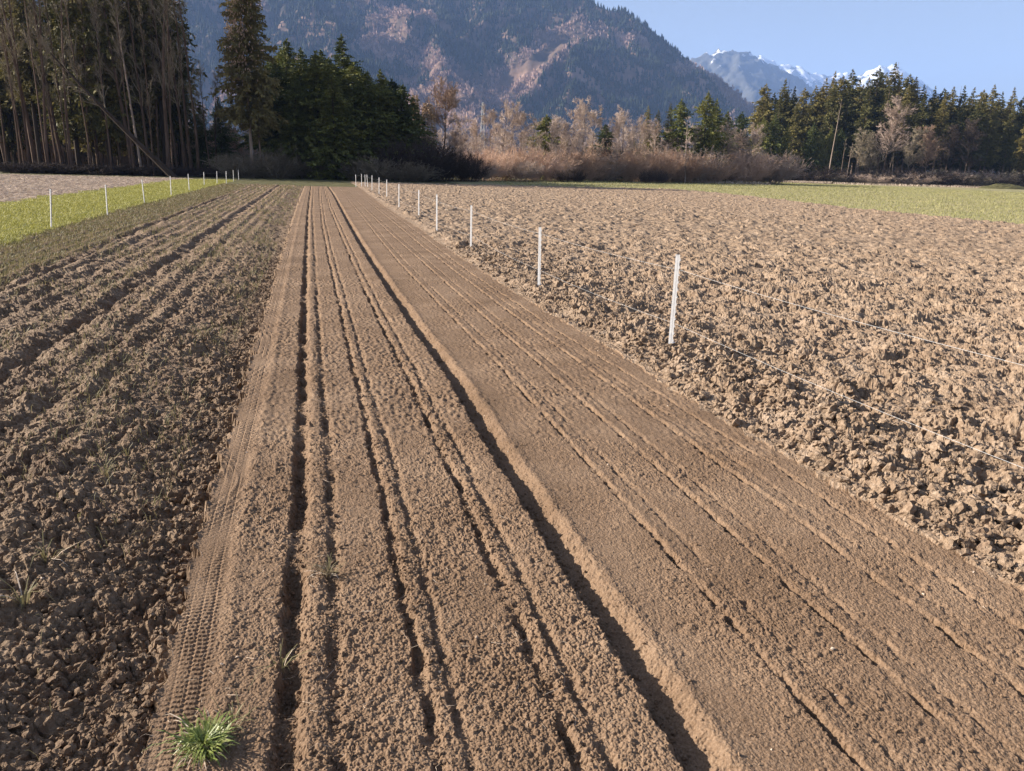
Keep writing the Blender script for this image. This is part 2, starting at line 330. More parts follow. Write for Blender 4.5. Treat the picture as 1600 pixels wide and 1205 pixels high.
# break the lumps' upright sides: small sideways shifts make overhangs and crumbs
rough_m = ((rg == 1) | (rg == 2)) & (sf < .05)
dxs = np.zeros_like(xf); dys = np.zeros_like(xf)
dxs[rough_m] = .013*perlin(xf[rough_m]/.035, yf[rough_m]/.035, 81)+.018*perlin(xf[rough_m]/.1, yf[rough_m]/.1, 83)
dys[rough_m] = .013*perlin(xf[rough_m]/.035, yf[rough_m]/.035, 82)+.018*perlin(xf[rough_m]/.1, yf[rough_m]/.1, 84)
V = np.stack([xf+dxs, yf+dys, zf], 1)
idx = np.arange(nr*na).reshape(nr, na)
Q = np.stack([idx[:-1, :-1], idx[:-1, 1:], idx[1:, 1:], idx[1:, :-1]], -1).reshape(-1, 4)[:, ::-1]
fr = rg[Q[:, 0]]
names = {0: ("seedbed", 'bed'), 1: ("ploughed_field", 'plow'), 2: ("sprouting_field", 'left'), 3: ("field_margin", 'olive'),
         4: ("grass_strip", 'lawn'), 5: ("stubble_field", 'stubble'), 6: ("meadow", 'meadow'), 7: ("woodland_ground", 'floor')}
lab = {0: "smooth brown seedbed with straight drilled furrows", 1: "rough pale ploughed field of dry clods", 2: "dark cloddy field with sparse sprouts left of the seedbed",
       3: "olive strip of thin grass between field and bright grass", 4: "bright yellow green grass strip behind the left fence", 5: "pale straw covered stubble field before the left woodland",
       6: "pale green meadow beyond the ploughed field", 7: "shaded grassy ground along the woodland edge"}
for k, (nm, mt) in names.items():
    q = Q[fr == k]
    if not len(q): continue
    u, inv = np.unique(q, return_inverse=True)
    tag(mk(nm, V[u], inv.reshape(-1, 4), M[mt]), lab[k], "field", kind="structure")
del V, Q, inv, u
n = 40; g = np.linspace(-1, 1, n); gx, gy = np.meshgrid(g, g, indexing='ij'); sx = np.sign(gx)*np.abs(gx)**2*6800+1200; sy = np.sign(gy)*np.abs(gy)**2*6300+5200
i2 = np.arange(n*n).reshape(n, n)
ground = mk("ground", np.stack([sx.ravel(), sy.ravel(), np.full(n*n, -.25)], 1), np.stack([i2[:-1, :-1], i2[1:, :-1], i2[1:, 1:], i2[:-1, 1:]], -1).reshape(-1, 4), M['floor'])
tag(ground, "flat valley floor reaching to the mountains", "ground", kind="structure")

# ------------------------------------------------------------------ mountains
def tents(X, Y, crests, slope=.8):
    z = np.full(X.shape, -60.0)
    for cr, s in crests:
        P = np.array([at3(*c) for c in cr])
        for a, b in zip(P[:-1], P[1:]):
            d = (b-a)[:2]; L2 = max(float(d @ d), 1e-6)
            t = np.clip(((X-a[0])*d[0]+(Y-a[1])*d[1])/L2, 0, 1)
            dist = np.hypot(X-a[0]-d[0]*t, Y-a[1]-d[1]*t)
            np.maximum(z, a[2]+(b[2]-a[2])*t-s*dist, out=z)
    return z
def grid_mesh(name, lat, dep, crests, mt, namp, nsc, label, ridged=0.0):
    l = np.arange(*lat); d = np.arange(*dep); Lg, Dg = np.meshgrid(l, d, indexing='ij')
    X = RT[0]*Lg+HD[0]*Dg; Y = RT[1]*Lg+HD[1]*Dg
    wx = X+nsc*.35*fbm(X/nsc, Y/nsc, 3, 90); wy = Y+nsc*.35*fbm(X/nsc, Y/nsc, 3, 95)
    Z = tents(wx*.35+X*.65, wy*.35+Y*.65, crests)
    Z = Z+namp*fbm(X/nsc, Y/nsc, 5, 91)
    if ridged: Z = Z-ridged*np.abs(fbm(X/nsc*1.6, Y/nsc*1.6, 4, 97))
    Z = np.maximum(Z, -8)
    ii = np.arange(Lg.size).reshape(Lg.shape)
    q = np.stack([ii[:-1, :-1], ii[1:, :-1], ii[1:, 1:], ii[:-1, 1:]], -1).reshape(-1, 4)
    keep = (Z.ravel()[q] > -7.9).any(1); q = q[keep]; u, inv = np.unique(q, return_inverse=True)
    o = mk(name, np.stack([X.ravel(), Y.ravel(), Z.ravel()], 1)[u], inv.reshape(-1, 4), mt, smooth=True)
    tag(o, label, "mountain", kind="structure")
    return o, (l, d, Z)
M['mount'] = mat("mountain_ground", [(0.043, 0.036, 0.027), (0.145, 0.093, 0.068), (0.34, 0.221, 0.17)], .006, 9, pos=(.38, .66))
A_ = [(-250, -150, 3500), (100, -140, 3300), (420, -120, 3100), (640, -95, 2980), (800, -60, 2850), (880, -28, 2740), (925, 0, 2700), (960, 24, 2780), (1000, 50, 2880), (1050, 84, 3000), (1077, 100, 3080), (1110, 122, 3170), (1165, 166, 3320), (1185, 182, 3380), (1240, 222, 3500)]
Bs = [(925, 0, 2700), (905, 45, 2450), (886, 60, 2250), (893, 90, 2120), (885, 130, 1980), (878, 175, 1850), (870, 225, 1750)]
B2 = [(886, 60, 2250), (840, 95, 2130), (800, 130, 2020), (775, 165, 1950)]
Cs = [(640, -95, 2980), (640, -20, 2650), (668, 40, 2350), (700, 95, 2100), (735, 150, 1880), (750, 200, 1720)]
Ds = [(430, -110, 2800), (470, -10, 2450), (540, 60, 2150), (600, 120, 1900), (640, 175, 1700)]
Es = [(1050, 84, 3000), (1078, 118, 2750), (1100, 150, 2600), (1118, 185, 2450)]
Gs = [(780, -55, 2860), (790, 20, 2650), (800, 60, 2450)]
Hs = [(200, -100, 3000), (290, 0, 2500), (360, 90, 2100), (420, 170, 1750)]
mt1, (ml, md_, MZ) = grid_mesh("mountain", (-2300, 1500, 10), (1350, 3900, 10), [(A_, .62), (Bs, .85), (B2, .95), (Cs, .75), (Ds, .75), (Es, .75), (Gs, .8), (Hs, .75)], M['mount'], 30, 300, "steep forested mountainside filling the left half of the skyline", 85)
snow = bpy.data.materials.new("snowy_rock"); snow.use_nodes = True
t = snow.node_tree; Nn = t.nodes; p = Nn["Principled BSDF"]; p.inputs["Roughness"].default_value = .8
gp = Nn.new("ShaderNodeNewGeometry"); sz = Nn.new("ShaderNodeSeparateXYZ"); t.links.new(gp.outputs["Position"], sz.inputs[0])
nz = Nn.new("ShaderNodeTexNoise"); nz.inputs["Scale"].default_value = .008; nz.inputs["Detail"].default_value = 8; t.links.new(gp.outputs["Position"], nz.inputs["Vector"])
m1 = Nn.new("ShaderNodeMath"); m1.operation = 'MULTIPLY_ADD'; m1.inputs[1].default_value = .0006; m1.inputs[2].default_value = -.60; t.links.new(sz.outputs["Z"], m1.inputs[0])
m2 = Nn.new("ShaderNodeMath"); m2.operation = 'ADD'; t.links.new(m1.outputs[0], m2.inputs[0]); t.links.new(nz.outputs["Fac"], m2.inputs[1])
cr = Nn.new("ShaderNodeValToRGB"); cr.color_ramp.elements[0].position = .50; cr.color_ramp.elements[0].color = (.05, .05, .045, 1)
cr.color_ramp.elements[1].position = .56; cr.color_ramp.elements[1].color = (.72, .74, .80, 1); t.links.new(m2.outputs[0], cr.inputs[0]); t.links.new(cr.outputs[0], p.inputs["Base Color"])
F1 = [(980, 160, 6700), (1040, 115, 6600), (1075, 92, 6550), (1100, 81, 6500), (1130, 75, 6500), (1150, 74, 6500), (1168, 80, 6500), (1190, 92, 6500), (1215, 105, 6500), (1240, 118, 6450), (1280, 140, 6400), (1340, 175, 6300), (1420, 215, 6200)]
F1b = [(1150, 74, 6500), (1160, 110, 6000), (1185, 150, 5600), (1215, 190, 5200)]
F1c = [(1090, 84, 6500), (1110, 130, 6000), (1150, 180, 5500)]
grid_mesh("mountain", (700, 4700, 22), (4700, 7300, 22), [(F1, .6), (F1b, .7), (F1c, .7)], snow, 30, 150, "rounded blue mountain with snow patches behind the forested slope", 70)
F2 = [(1150, 93, 9500), (1180, 86, 9500), (1190, 85, 9500), (1204, 94, 9500), (1216, 97, 9500), (1228, 96, 9500), (1240, 102, 9500), (1250, 102, 9500), (1262, 108, 9500), (1280, 115, 9500), (1297, 117, 9500), (1310, 111, 9500), (1325, 112, 9500), (1340, 118, 9500), (1356, 109, 9500), (1375, 99, 9500), (1386, 104, 9500), (1397, 98, 9500), (1412, 109, 9500), (1430, 118, 9500), (1447, 131, 9500), (1475, 156, 9500), (1520, 186, 9500), (1620, 236, 9300)]
F2b = [(1376, 103, 9500), (1370, 130, 9150), (1350, 150, 8800)]
F2c = [(1399, 102, 9500), (1410, 130, 9150), (1430, 160, 8800)]
grid_mesh("mountain", (2300, 6400, 26), (8000, 10200, 26), [(F2, .75), (F2b, .8), (F2c, .8)], snow, 16, 140, "farthest jagged snowy peaks above the right spruce forest", 50)

# forest cover on the mountainside
rng = np.random.default_rng(11)
N = 150000
pl = rng.uniform(ml[0], ml[-1]-10, N); pd_ = rng.uniform(md_[0], md_[-1]-400, N)
fi = (pl-ml[0])/10; fj = (pd_-md_[0])/10; i0 = fi.astype(int); j0 = fj.astype(int); a = fi-i0; b = fj-j0
zz = MZ[i0, j0]*(1-a)*(1-b)+MZ[i0+1, j0]*a*(1-b)+MZ[i0, j0+1]*(1-a)*b+MZ[i0+1, j0+1]*a*b
X = RT[0]*pl+HD[0]*pd_; Y = RT[1]*pl+HD[1]*pd_
v = np.stack([X, Y, zz-HC], 1) @ RM; ppx = CX+F_PX*v[:, 0]/-v[:, 2]; ppy = CY-F_PX*v[:, 1]/-v[:, 2]
vis = (ppx > 230) & (ppx < 1300) & (ppy > -60) & (zz > 0)
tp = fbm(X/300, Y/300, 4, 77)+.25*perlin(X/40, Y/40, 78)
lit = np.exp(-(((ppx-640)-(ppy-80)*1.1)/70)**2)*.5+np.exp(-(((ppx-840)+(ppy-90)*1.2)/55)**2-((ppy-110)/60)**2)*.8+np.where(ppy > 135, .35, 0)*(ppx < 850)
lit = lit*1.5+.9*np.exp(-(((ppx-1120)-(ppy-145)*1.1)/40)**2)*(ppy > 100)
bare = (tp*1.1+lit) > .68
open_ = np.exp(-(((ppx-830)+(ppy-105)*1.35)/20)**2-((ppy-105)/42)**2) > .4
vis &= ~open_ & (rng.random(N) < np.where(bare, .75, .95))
def conif(P, h, rng):
    n = len(P); k = 5; base = []
    parts = []
    for z0, z1, rd in ((.12, .62, .24), (.42, 1.0, .16)):
        V = np.zeros((n, k+1, 3)); ph = rng.random(n)*6.28
        for i in range(k):
            an = ph+6.283*i/k; r = h*rd*rng.uniform(.7, 1.2, n)
            V[:, i] = P+np.stack([np.cos(an)*r, np.sin(an)*r, h*z0*rng.uniform(.7, 1.3, n)], 1)
        V[:, k] = P+np.stack([0*h, 0*h, h*z1], 1)
        f = np.array([[i, (i+1) % k, k] for i in range(k)])
        parts.append((V.reshape(-1, 3), (np.arange(n)[:, None, None]*(k+1)+f[None]).reshape(-1, 3)))
    return cat_(parts)
def brush(P, h, rng, m=9):
    n = len(P); V = np.zeros((n, m, 3, 3))
    for i in range(m):
        an = rng.random(n)*6.28; sp = rng.uniform(.05, .3, n)*h; z0 = rng.uniform(.0, .3, n)*h; z1 = h*rng.uniform(.55, 1, n)
        tip = P+np.stack([np.cos(an)*sp, np.sin(an)*sp, z1], 1); b2 = rng.random(n)*3.14; ww = h*rng.uniform(.04, .10, n)
        md2 = P+np.stack([np.cos(an)*sp*.5, np.sin(an)*sp*.5, z0], 1)
        wv = np.stack([np.cos(b2)*ww, np.sin(b2)*ww, 0*ww], 1)
        V[:, i, 0] = md2-wv*.3; V[:, i, 1] = tip+wv; V[:, i, 2] = tip-wv+np.stack([0*h, 0*h, -.2*h], 1)
    return V.reshape(-1, 3), np.arange(n*m*3).reshape(-1, 3)
q = vis & ~bare; P = np.stack([X, Y, zz-1], 1)
Vc, Fc = conif(P[q], rng.uniform(11, 24, q.sum()), rng)
tag(mk("mountain_conifer_forest", Vc, Fc, M['mforest']), "dark conifer forest covering the big mountainside", "forest", kind="stuff")
q = vis & bare
Vc, Fc = brush(P[q], rng.uniform(10, 19, q.sum()), rng)
tag(mk("mountain_bare_forest", Vc, Fc, M['mbare']), "bare pinkish woods in bands across the big mountainside", "forest", kind="stuff")
del Vc, Fc, P, v

# ------------------------------------------------------------------ tree builders
def branchset(P, D, L, r0, nseg, rng, wob, up, taper=.3):
    """grow all branches at once; returns segments and the nodes along them"""
    n = len(P); segs = []; nodes = [(P.copy(), D.copy())]; p = P.copy(); d = nrm(D)
    for i in range(nseg):
        d = nrm(d+rng.normal(0, wob, (n, 3))+np.array([0, 0, up])); q = p+d*(L/nseg)[:, None]
        ra = r0*(1-(1-taper)*i/nseg); rb = r0*(1-(1-taper)*(i+1)/nseg)
        segs.append((p, q, ra, rb)); p = q; nodes.append((p.copy(), d.copy()))
    return [np.concatenate([s[j] for s in segs]) for j in range(4)], nodes
def spawn(nodes, L, n, t0, t1, ang, ratio, rng, flat=.0):
    k = len(nodes)-1; nb = len(nodes[0][0]); Pn = np.stack([a for a, _ in nodes]); Dn = np.stack([b for _, b in nodes])
    t = rng.uniform(t0, t1, (nb, n)); s = np.minimum((t*k).astype(int), k-1); f = t*k-s; bi = np.arange(nb)[:, None]*np.ones((1, n), int)
    P = Pn[s, bi]*(1-f)[..., None]+Pn[s+1, bi]*f[..., None]; D = Dn[s+1, bi]
    rnd = nrm(np.cross(D, rng.normal(0, 1, D.shape))); a = rng.normal(ang, ang*.25, (nb, n))[..., None]
    D2 = nrm(D*np.cos(a)+rnd*np.sin(a)); Lc = L[:, None]*ratio*(1-.55*t)*rng.uniform(.7, 1.25, (nb, n))
    return P.reshape(-1, 3), D2.reshape(-1, 3), Lc.ravel(), t.ravel()
def bare_tree(seed, H, r, cb=.3, n=(26, 8, 7), L1=.34, ang=.75, upt=.10, lean=(0, 0), wob=.03, rt=.011, n4=0):
    rng = np.random.default_rng(seed)
    P = np.zeros((1, 3)); D = np.array([[lean[0], lean[1], 1.0]])
    s0, nd = branchset(P-np.array([[0, 0, .3]]), D, np.array([H*.97]), np.array([r]), 12, rng, wob, .01, .12)
    trunk = tubes(*s0, k=7); parts = []
    p, d, L, t = spawn(nd, np.array([H*L1/.6]), n[0], cb, .98, ang, .6, rng)
    s1, n1 = branchset(p, d, L, np.maximum(r*.36*(1-.7*t), rt*1.5), 6, rng, .10, upt, .25); parts.append(tubes(*s1, k=3))
    p, d, L, t = spawn(n1, L, n[1], .15, .98, .65, .55, rng)
    s2, n2 = branchset(p, d, L, np.full(len(L), rt*1.4), 3, rng, .14, upt*.8, .5); parts.append(tubes(*s2, k=3))
    p, d, L, t = spawn(n2, L, n[2], .1, 1, .6, .6, rng)
    s3, n3 = branchset(p, d, L, np.full(len(L), rt), 2, rng, .16, upt*.6, .5); parts.append(tubes(*s3, k=3))
    if n4:
        p, d, L, t = spawn(n3, L, n4, .1, 1, .55, .7, rng)
        s4, _ = branchset(p, d, L, np.full(len(L), rt*.8), 1, rng, .16, .05, .5); parts.append(tubes(*s4, k=3))
    return trunk, cat_(parts)
def shrub(seed, H, Rr, stems=70, n=(11, 6), rt=.010, up=.06):
    rng = np.random.default_rng(seed); an = rng.random(stems)*6.28; rr_ = np.sqrt(rng.random(stems))*Rr*.45
    P = np.stack([np.cos(an)*rr_, np.sin(an)*rr_, np.full(stems, -.1)], 1); sp = rng.uniform(0, 1, stems)**.7*1.0
    D = nrm(np.stack([np.cos(an)*sp, np.sin(an)*sp, np.ones(stems)], 1)); L = H*rng.uniform(.75, 1.08, stems)
    s0, nd = branchset(P, D, L, np.full(stems, .022), 5, rng, .10, -.01, .3); parts = [tubes(*s0, k=3)]
    p, d, L, t = spawn(nd, L, n[0], .12, .98, .6, .38, rng)
    s1, n1 = branchset(p, d, L, np.full(len(L), rt*1.2), 3, rng, .14, up, .5); parts.append(tubes(*s1, k=3))
    p, d, L, t = spawn(n1, L, n[1], .1, 1, .6, .6, rng)
    s2, _ = branchset(p, d, L, np.full(len(L), rt), 2, rng, .16, up, .5); parts.append(tubes(*s2, k=3))
    return cat_(parts)
def leaf_tris(P, D, size, rng, droop=.35, w=.42):
    n = len(P); d = nrm(D+rng.normal(0, .45, (n, 3))+np.array([0, 0, -droop])); s = nrm(np.cross(d, rng.normal(0, 1, (n, 3))))
    L = (size*rng.uniform(.6, 1.4, n))[:, None]; V = np.zeros((n, 4, 3))
    V[:, 0] = P; V[:, 1] = P+d*L*.55+s*L*w*.5; V[:, 2] = P+d*L; V[:, 3] = P+d*L*.55-s*L*w*.5
    return V.reshape(-1, 3), np.arange(n*4).reshape(-1, 4)
def spruce(seed, H, Rr, cb=.25, gap=.42, nb=7, sprays=20, size=.42, power=.75, r=None, irregular=.25, topR=.0):
    rng = np.random.default_rng(seed); r = r or H*.011
    s0, nd = branchset(np.array([[0, 0, -.3]]), np.array([[0, 0, 1.]]), np.array([H+.3]), np.array([r]), 14, rng, .006, .01, .06)
    trunk = [tubes(*s0, k=7)]
    zs = np.arange(cb*H, H-.15, gap); nz = len(zs)*nb
    z = np.repeat(zs, nb)+rng.uniform(-gap*.6, gap*.6, nz); u = np.clip((z-cb*H)/(H-cb*H), 0, 1)
    prof = (1-u)**power*np.minimum(1, (u+.12)*4.5)
    lob = 1+irregular*np.sin(z*1.9+seed)*rng.uniform(.3, 1, nz)
    L = np.maximum(Rr*prof*lob*rng.uniform(.65, 1.15, nz), .12)
    an = rng.random(nz)*6.283; el = .35*u-.18+rng.normal(0, .1, nz)
    P = np.stack([rng.normal(0, .03, nz), rng.normal(0, .03, nz), z], 1)
    D = np.stack([np.cos(an), np.sin(an), el], 1)
    keep = rng.random(nz) > .05; P, D, L = P[keep], D[keep], L[keep]
    s1, n1 = branchset(P, D, L, np.full(len(L), .022), 4, rng, .05, -.05, .3)
    wood = tubes(*s1, k=3)
    p, d, _, t = spawn(n1, L, sprays, .12, 1.02, .55, .5, rng)
    Ls = np.repeat(L, sprays); sz = np.clip(size*(.22+.33*Ls), .12, size*1.3)*(1.1-.35*t)
    fol = leaf_tris(p, d, sz, rng)
    tipz = np.stack([np.zeros(14), np.zeros(14), H-rng.random(14)*.5], 1)
    tip = leaf_tris(tipz, np.tile([[0, 0, 1.2]], (14, 1)), np.full(14, .3), rng, 0)
    return trunk[0], cat_([wood, fol, tip])

def proto(name, trunk, crown, mt, mc):
    o = empty(name, (0, 0, 0)); mk("trunk", *trunk, mt, o); mk("crown", *crown, mc, o); return o
USED = set()
def place(pr, px, D, s=1.0, label=None, cat="tree", group=None, rz=None, sxy=None, z=0.0, mats=None, name=None):
    """first placement uses the prototype itself, later ones copy it with its parts"""
    if pr.name in USED: o = copy_tree(pr)
    else: o = pr; USED.add(pr.name)
    x, y = at(px, D)
    o.location = (x, y, z); k = sxy or s; o.scale = (k, k, s)
    o.rotation_euler = (0, 0, rz if rz is not None else (px*12.9898+D*3.7) % 6.283)
    if "group" in o: del o["group"]
    return tag(o, label, cat, group)
def base_y(px, D): return 262.6+.028*(px-800)+HC*1250/D
def Hfor(px, D, top): return (base_y(px, D)-top)*D/1250.

# prototypes ---------------------------------------------------------
SPT = [proto("spruce_tree", *spruce(100+i, 26, 4.3-.3*(i % 2), cb=[.26, .32, .2, .28][i], gap=.46, nb=9, sprays=22, size=.62, power=.55+.1*i, irregular=.4), M['bark'], M['needle']) for i in range(4)]
SPY = [proto("young_spruce_tree", *spruce(200+i, 13, 3.4, cb=.03, gap=.28, nb=10, sprays=28, size=.42, power=.5+.1*i, irregular=.5), M['bark_d'], M['needle_y']) for i in range(3)]
SPF = [proto("forest_spruce_tree", *spruce(300+i, 24, 3.4, cb=[.16, .30, .10][i], gap=.42, nb=8, sprays=22, size=.5, power=.6), M['bark_d'], M['needle_b' if i != 0 else 'needle']) for i in range(3)]
BT = [proto("bare_tree", *bare_tree(400+i, 21, .17, cb=[.35, .25, .45, .3][i], L1=.13, ang=.55, upt=.09, wob=.022, rt=.010, n=(24, 7, 6)), M['bark_m'], M['twig']) for i in range(4)]
BP = [proto("bare_tree", *bare_tree(500+i, 12, .11, cb=[.18, .25, .12][i], n=(30, 8, 9), L1=.32, ang=.8, upt=.07, rt=.012, n4=2), M['bark'], M['twig_p']) for i in range(3)]
SHM = {}
def shrub_proto(key, i, H, Rr, mc, **kw): 
    V_, F_ = shrub(600+i, H, Rr, **kw); o = mk("bare_shrub", V_, F_, M[mc]); SHM[key] = o; return o
SO = [shrub_proto(('o', i), i, 5.0, 3.2, 'twig_o', stems=90, rt=.013) for i in range(3)]
SP_ = [shrub_proto(('p', i), 10+i, 5.0, 3.0, 'twig_p', stems=80, rt=.013) for i in range(2)]
SD = [shrub_proto(('d', i), 20+i, 5.0, 3.4, 'twig_d', stems=90, rt=.014) for i in range(2)]
SB = [shrub_proto(('b', i), 30+i, 3.0, 2.6, 'twig', stems=90, n=(8, 5), rt=.012, up=.0) for i in range(2)]

SBD = [shrub_proto(('bd', i), 40+i, 3.0, 2.6, 'twig_d', stems=70, n=(8, 5), rt=.012, up=.0) for i in range(2)]

# ------------------------------------------------------------------ woodland on the left
rng = np.random.default_rng(21)
_u = "zeroth first second third fourth fifth sixth seventh eighth ninth tenth eleventh twelfth thirteenth fourteenth fifteenth sixteenth seventeenth eighteenth nineteenth".split()
ORD = _u[1:]+[f"{t}{'' if k == 0 else ' '+_u[k]}" if k else {'twenty': 'twentieth', 'thirty': 'thirtieth', 'forty': 'fortieth'}[t] for t in ('twenty', 'thirty', 'forty') for k in range(10)]
front = [(8, 82, 21), (30, 84, 24), (44, 80, 23), (53, 81, 25), (72, 79, 24), (88, 80, 22), (96, 82, 25), (109, 79, 24), (138, 83, 20), (152, 85, 22), (170, 84, 19), (188, 86, 23),
         (204, 83, 24), (232, 84, 25), (247, 86, 22), (262, 82, 25), (276, 85, 24), (287, 83, 25), (298, 84, 22)]
for i, (px, D, h) in enumerate(front):
    place(BT[i % 4], px, D, h/21., f"tall bare tree at the left woodland edge, {ORD[i]} of its row from the left", "bare tree", "bare trees at the left woodland edge", sxy=h/21*(.8 if i % 3 else 1.1))
for i in range(9):
    place(BT[(i*3) % 4], 6+i*33+rng.uniform(-4, 4), 77.5+rng.uniform(0, 5), rng.uniform(.9, 1.15), f"slim bare stem before the left woodland, {ORD[i]} slim stem from the left", "bare tree", "slim stems before the left woodland", sxy=.55)
sps = [(-8, 96, 24), (22, 95, 25), (62, 90, 26), (122, 80, 25), (148, 84, 27), (172, 80, 26), (186, 86, 24), (214, 84, 26), (236, 86, 25), (258, 84, 27), (282, 88, 25)]
for i, (px, D, h) in enumerate(sps):
    place(SPF[[0, 2, 1, 0, 2, 0, 2, 1, 2, 1, 0][i]], px, D+4, h/24., f"{'dark green' if i in (0, 3, 5, 10) else 'olive brown'} spruce inside the left woodland, {ORD[i]} spruce from the left", "spruce", "spruces inside the left woodland")
for i in range(30):
    px = -30+i*11+rng.uniform(-5, 5); D = 98+rng.uniform(0, 22)
    if px > 296: continue
    place([SPF[i % 3], BT[i % 4]][int(i % 3 == 2)], px, D, rng.uniform(.95, 1.1), "tree deep inside the left woodland behind its front trunks", "tree", "trees deep in the left woodland")
for i in range(26):
    px = -20+i*15.5+rng.uniform(-6, 6); D = 104+rng.uniform(0, 16)
    if i % 2: place(SPY[i % 3], px, D, rng.uniform(.35, .6), "young spruce low behind the left woodland trunks", "spruce", "young spruces behind the left trunks", sxy=rng.uniform(.7, 1.0))
    else: place(SO[i % 3], px, D, rng.uniform(.9, 1.4), "brown undergrowth shrub behind the left woodland trunks", "shrub", "undergrowth behind the left trunks", sxy=1.3)
# slender bare trees standing against the blue mountain
for i, (px, D, h) in enumerate([(309, 84, 22), (328, 86, 12), (337, 92, 14)]):
    place(BT[(i+1) % 4], px, D, h/21., f"thin dark bare tree in the gap left of the great spruce, {['tallest of three', 'middle one', 'shortest beside the spruce'][i]}", "bare tree", "bare trees in the gap")
place(SPY[1], 318, 100, .62, "small dark spruce low in the gap of the left woodland", "spruce")
place(SPY[2], 348, 99, .70, "small spruce just left of the great spruce", "spruce")
# pale slim trunk
tr, cr_ = bare_tree(450, 22, .13, cb=.5, n=(16, 6, 6), L1=.14, ang=.5, lean=(-.05, 0), wob=.012, rt=.014)
place(proto("pale_tree", tr, cr_, M['bark_l'], M['twig']), 220, 81, 1.0, "slender tree with pale sunlit trunk in the left woodland", "bare tree", rz=-YAW)
# leaning trunk across the woodland edge
tr, cr_ = bare_tree(451, 16.5, .34, cb=.5, n=(14, 6, 5), L1=.2, ang=.6, lean=(-1.02, 0.0), wob=.02, rt=.014)
place(proto("leaning_tree", tr, cr_, M['bark_d'], M['twig']), 274, 76.5, 1.0, "dark trunk leaning far to the left across the woodland edge", "bare tree", rz=-YAW)
# great spruce with cones, two stems
g1 = spruce(77, 20.2, 3.4, cb=.27, gap=.30, nb=10, sprays=34, size=.46, power=.42, r=.2, irregular=.3)
gs = proto("great_spruce_tree", g1[0], g1[1], M['bark_l'], M['needle_b'])
g2 = spruce(78, 17.5, 1.9, cb=.22, gap=.34, nb=8, sprays=22, size=.4, power=.5, r=.13)
o2 = mk("second_stem", g2[0][0]+np.array([.75, .5, 0]), g2[0][1], M['bark'], gs); o3 = mk("inner_crown", g2[1][0]+np.array([.75, .5, 0]), g2[1][1], M['needle_b'], gs)
rc = np.random.default_rng(5); nC = 900
zc = rc.uniform(9.5, 19, nC); ac = rc.normal(3.9, .9, nC); rcn = 2.45*(1-(zc/20.6)**2.2)**.5*rc.uniform(.55, 1.05, nC)
Pc = np.stack([np.cos(ac)*rcn, np.sin(ac)*rcn, zc], 1)
mk("cones", *tubes(Pc, Pc+np.array([0, 0, -.16])+rc.normal(0, .03, (nC, 3)), np.full(nC, .035), np.full(nC, .02), 4), M['cone'], gs)
place(gs, 394, 84, 1.0, "great spruce with pale cones standing alone right of the woodland gap", "spruce", rz=-YAW)

# ------------------------------------------------------------------ dense young spruces in the middle
ys = [(437, 92, 108), (456, 96, 78), (478, 92, 92), (500, 90, 96), (518, 94, 104), (539, 96, 74), (556, 92, 112), (577, 90, 122), (597, 92, 122), (614, 95, 134), (630, 93, 142), (646, 97, 158), (448, 104, 92), (508, 104, 92), (566, 104, 118), (604, 104, 132), (467, 88, 130), (526, 87, 128)]
for i, (px, D, top) in enumerate(ys):
    h = Hfor(px, D, top)
    place(SPY[i % 3], px, D, h/13., f"young spruce in the dense middle clump, {ORD[i]} of the clump" if i < 12 else f"young spruce at the back of the dense middle clump, {['behind its left end', 'left of the tallest', 'right of the tallest', 'near its right end', 'low at the left front', 'low before the tallest'][i-12]}", "spruce", "young spruces in the middle clump" if i < 12 else "young spruces at the back of the clump", sxy=h/13*rng.uniform(1.25, 1.6))
# brambles along the foot of the wood
for i in range(40):
    px = -20+i*17.2+rng.uniform(-5, 5); D = (76+px*.018 if px < 430 else 86)+rng.uniform(0, 4)
    s = place((SBD if px < 330 else SB)[i % 2], px, D, rng.uniform(.45, .95)*(1.25 if 330 < px < 470 else .45 if px < 330 else 1), f"tangled bramble at the shaded foot of the left woodland, {ORD[i]} from the left", "bramble", "brambles at the foot of the woodland", sxy=rng.uniform(.9, 1.3))
    s.name = "bramble_bush"
for i, (px, D, top) in enumerate([(598, 90, 232), (622, 90, 222), (645, 91, 218), (668, 92, 226), (690, 94, 232), (712, 96, 240), (735, 98, 244), (585, 89, 250)]):
    place(SD[i % 2], px, D, Hfor(px, D, top)/5., f"dark leafless shrub in the shade before the middle trees, {ORD[i]} of eight", "shrub", "dark shrubs in shade")  # shade over these shrubs is put into their dark twig colour

# ------------------------------------------------------------------ trees and shrubs of the far hedge
tr, cr_ = bare_tree(460, 10.6, .16, cb=.18, n=(34, 9, 9), L1=.42, ang=.85, upt=.06, rt=.014, n4=2)
bt = proto("russet_tree", tr, cr_, M['bark'], M['twig_r']); place(bt, 692, 103, Hfor(692, 103, 143)/10.6, "russet leafless tree right of the dense young spruces", "bare tree")
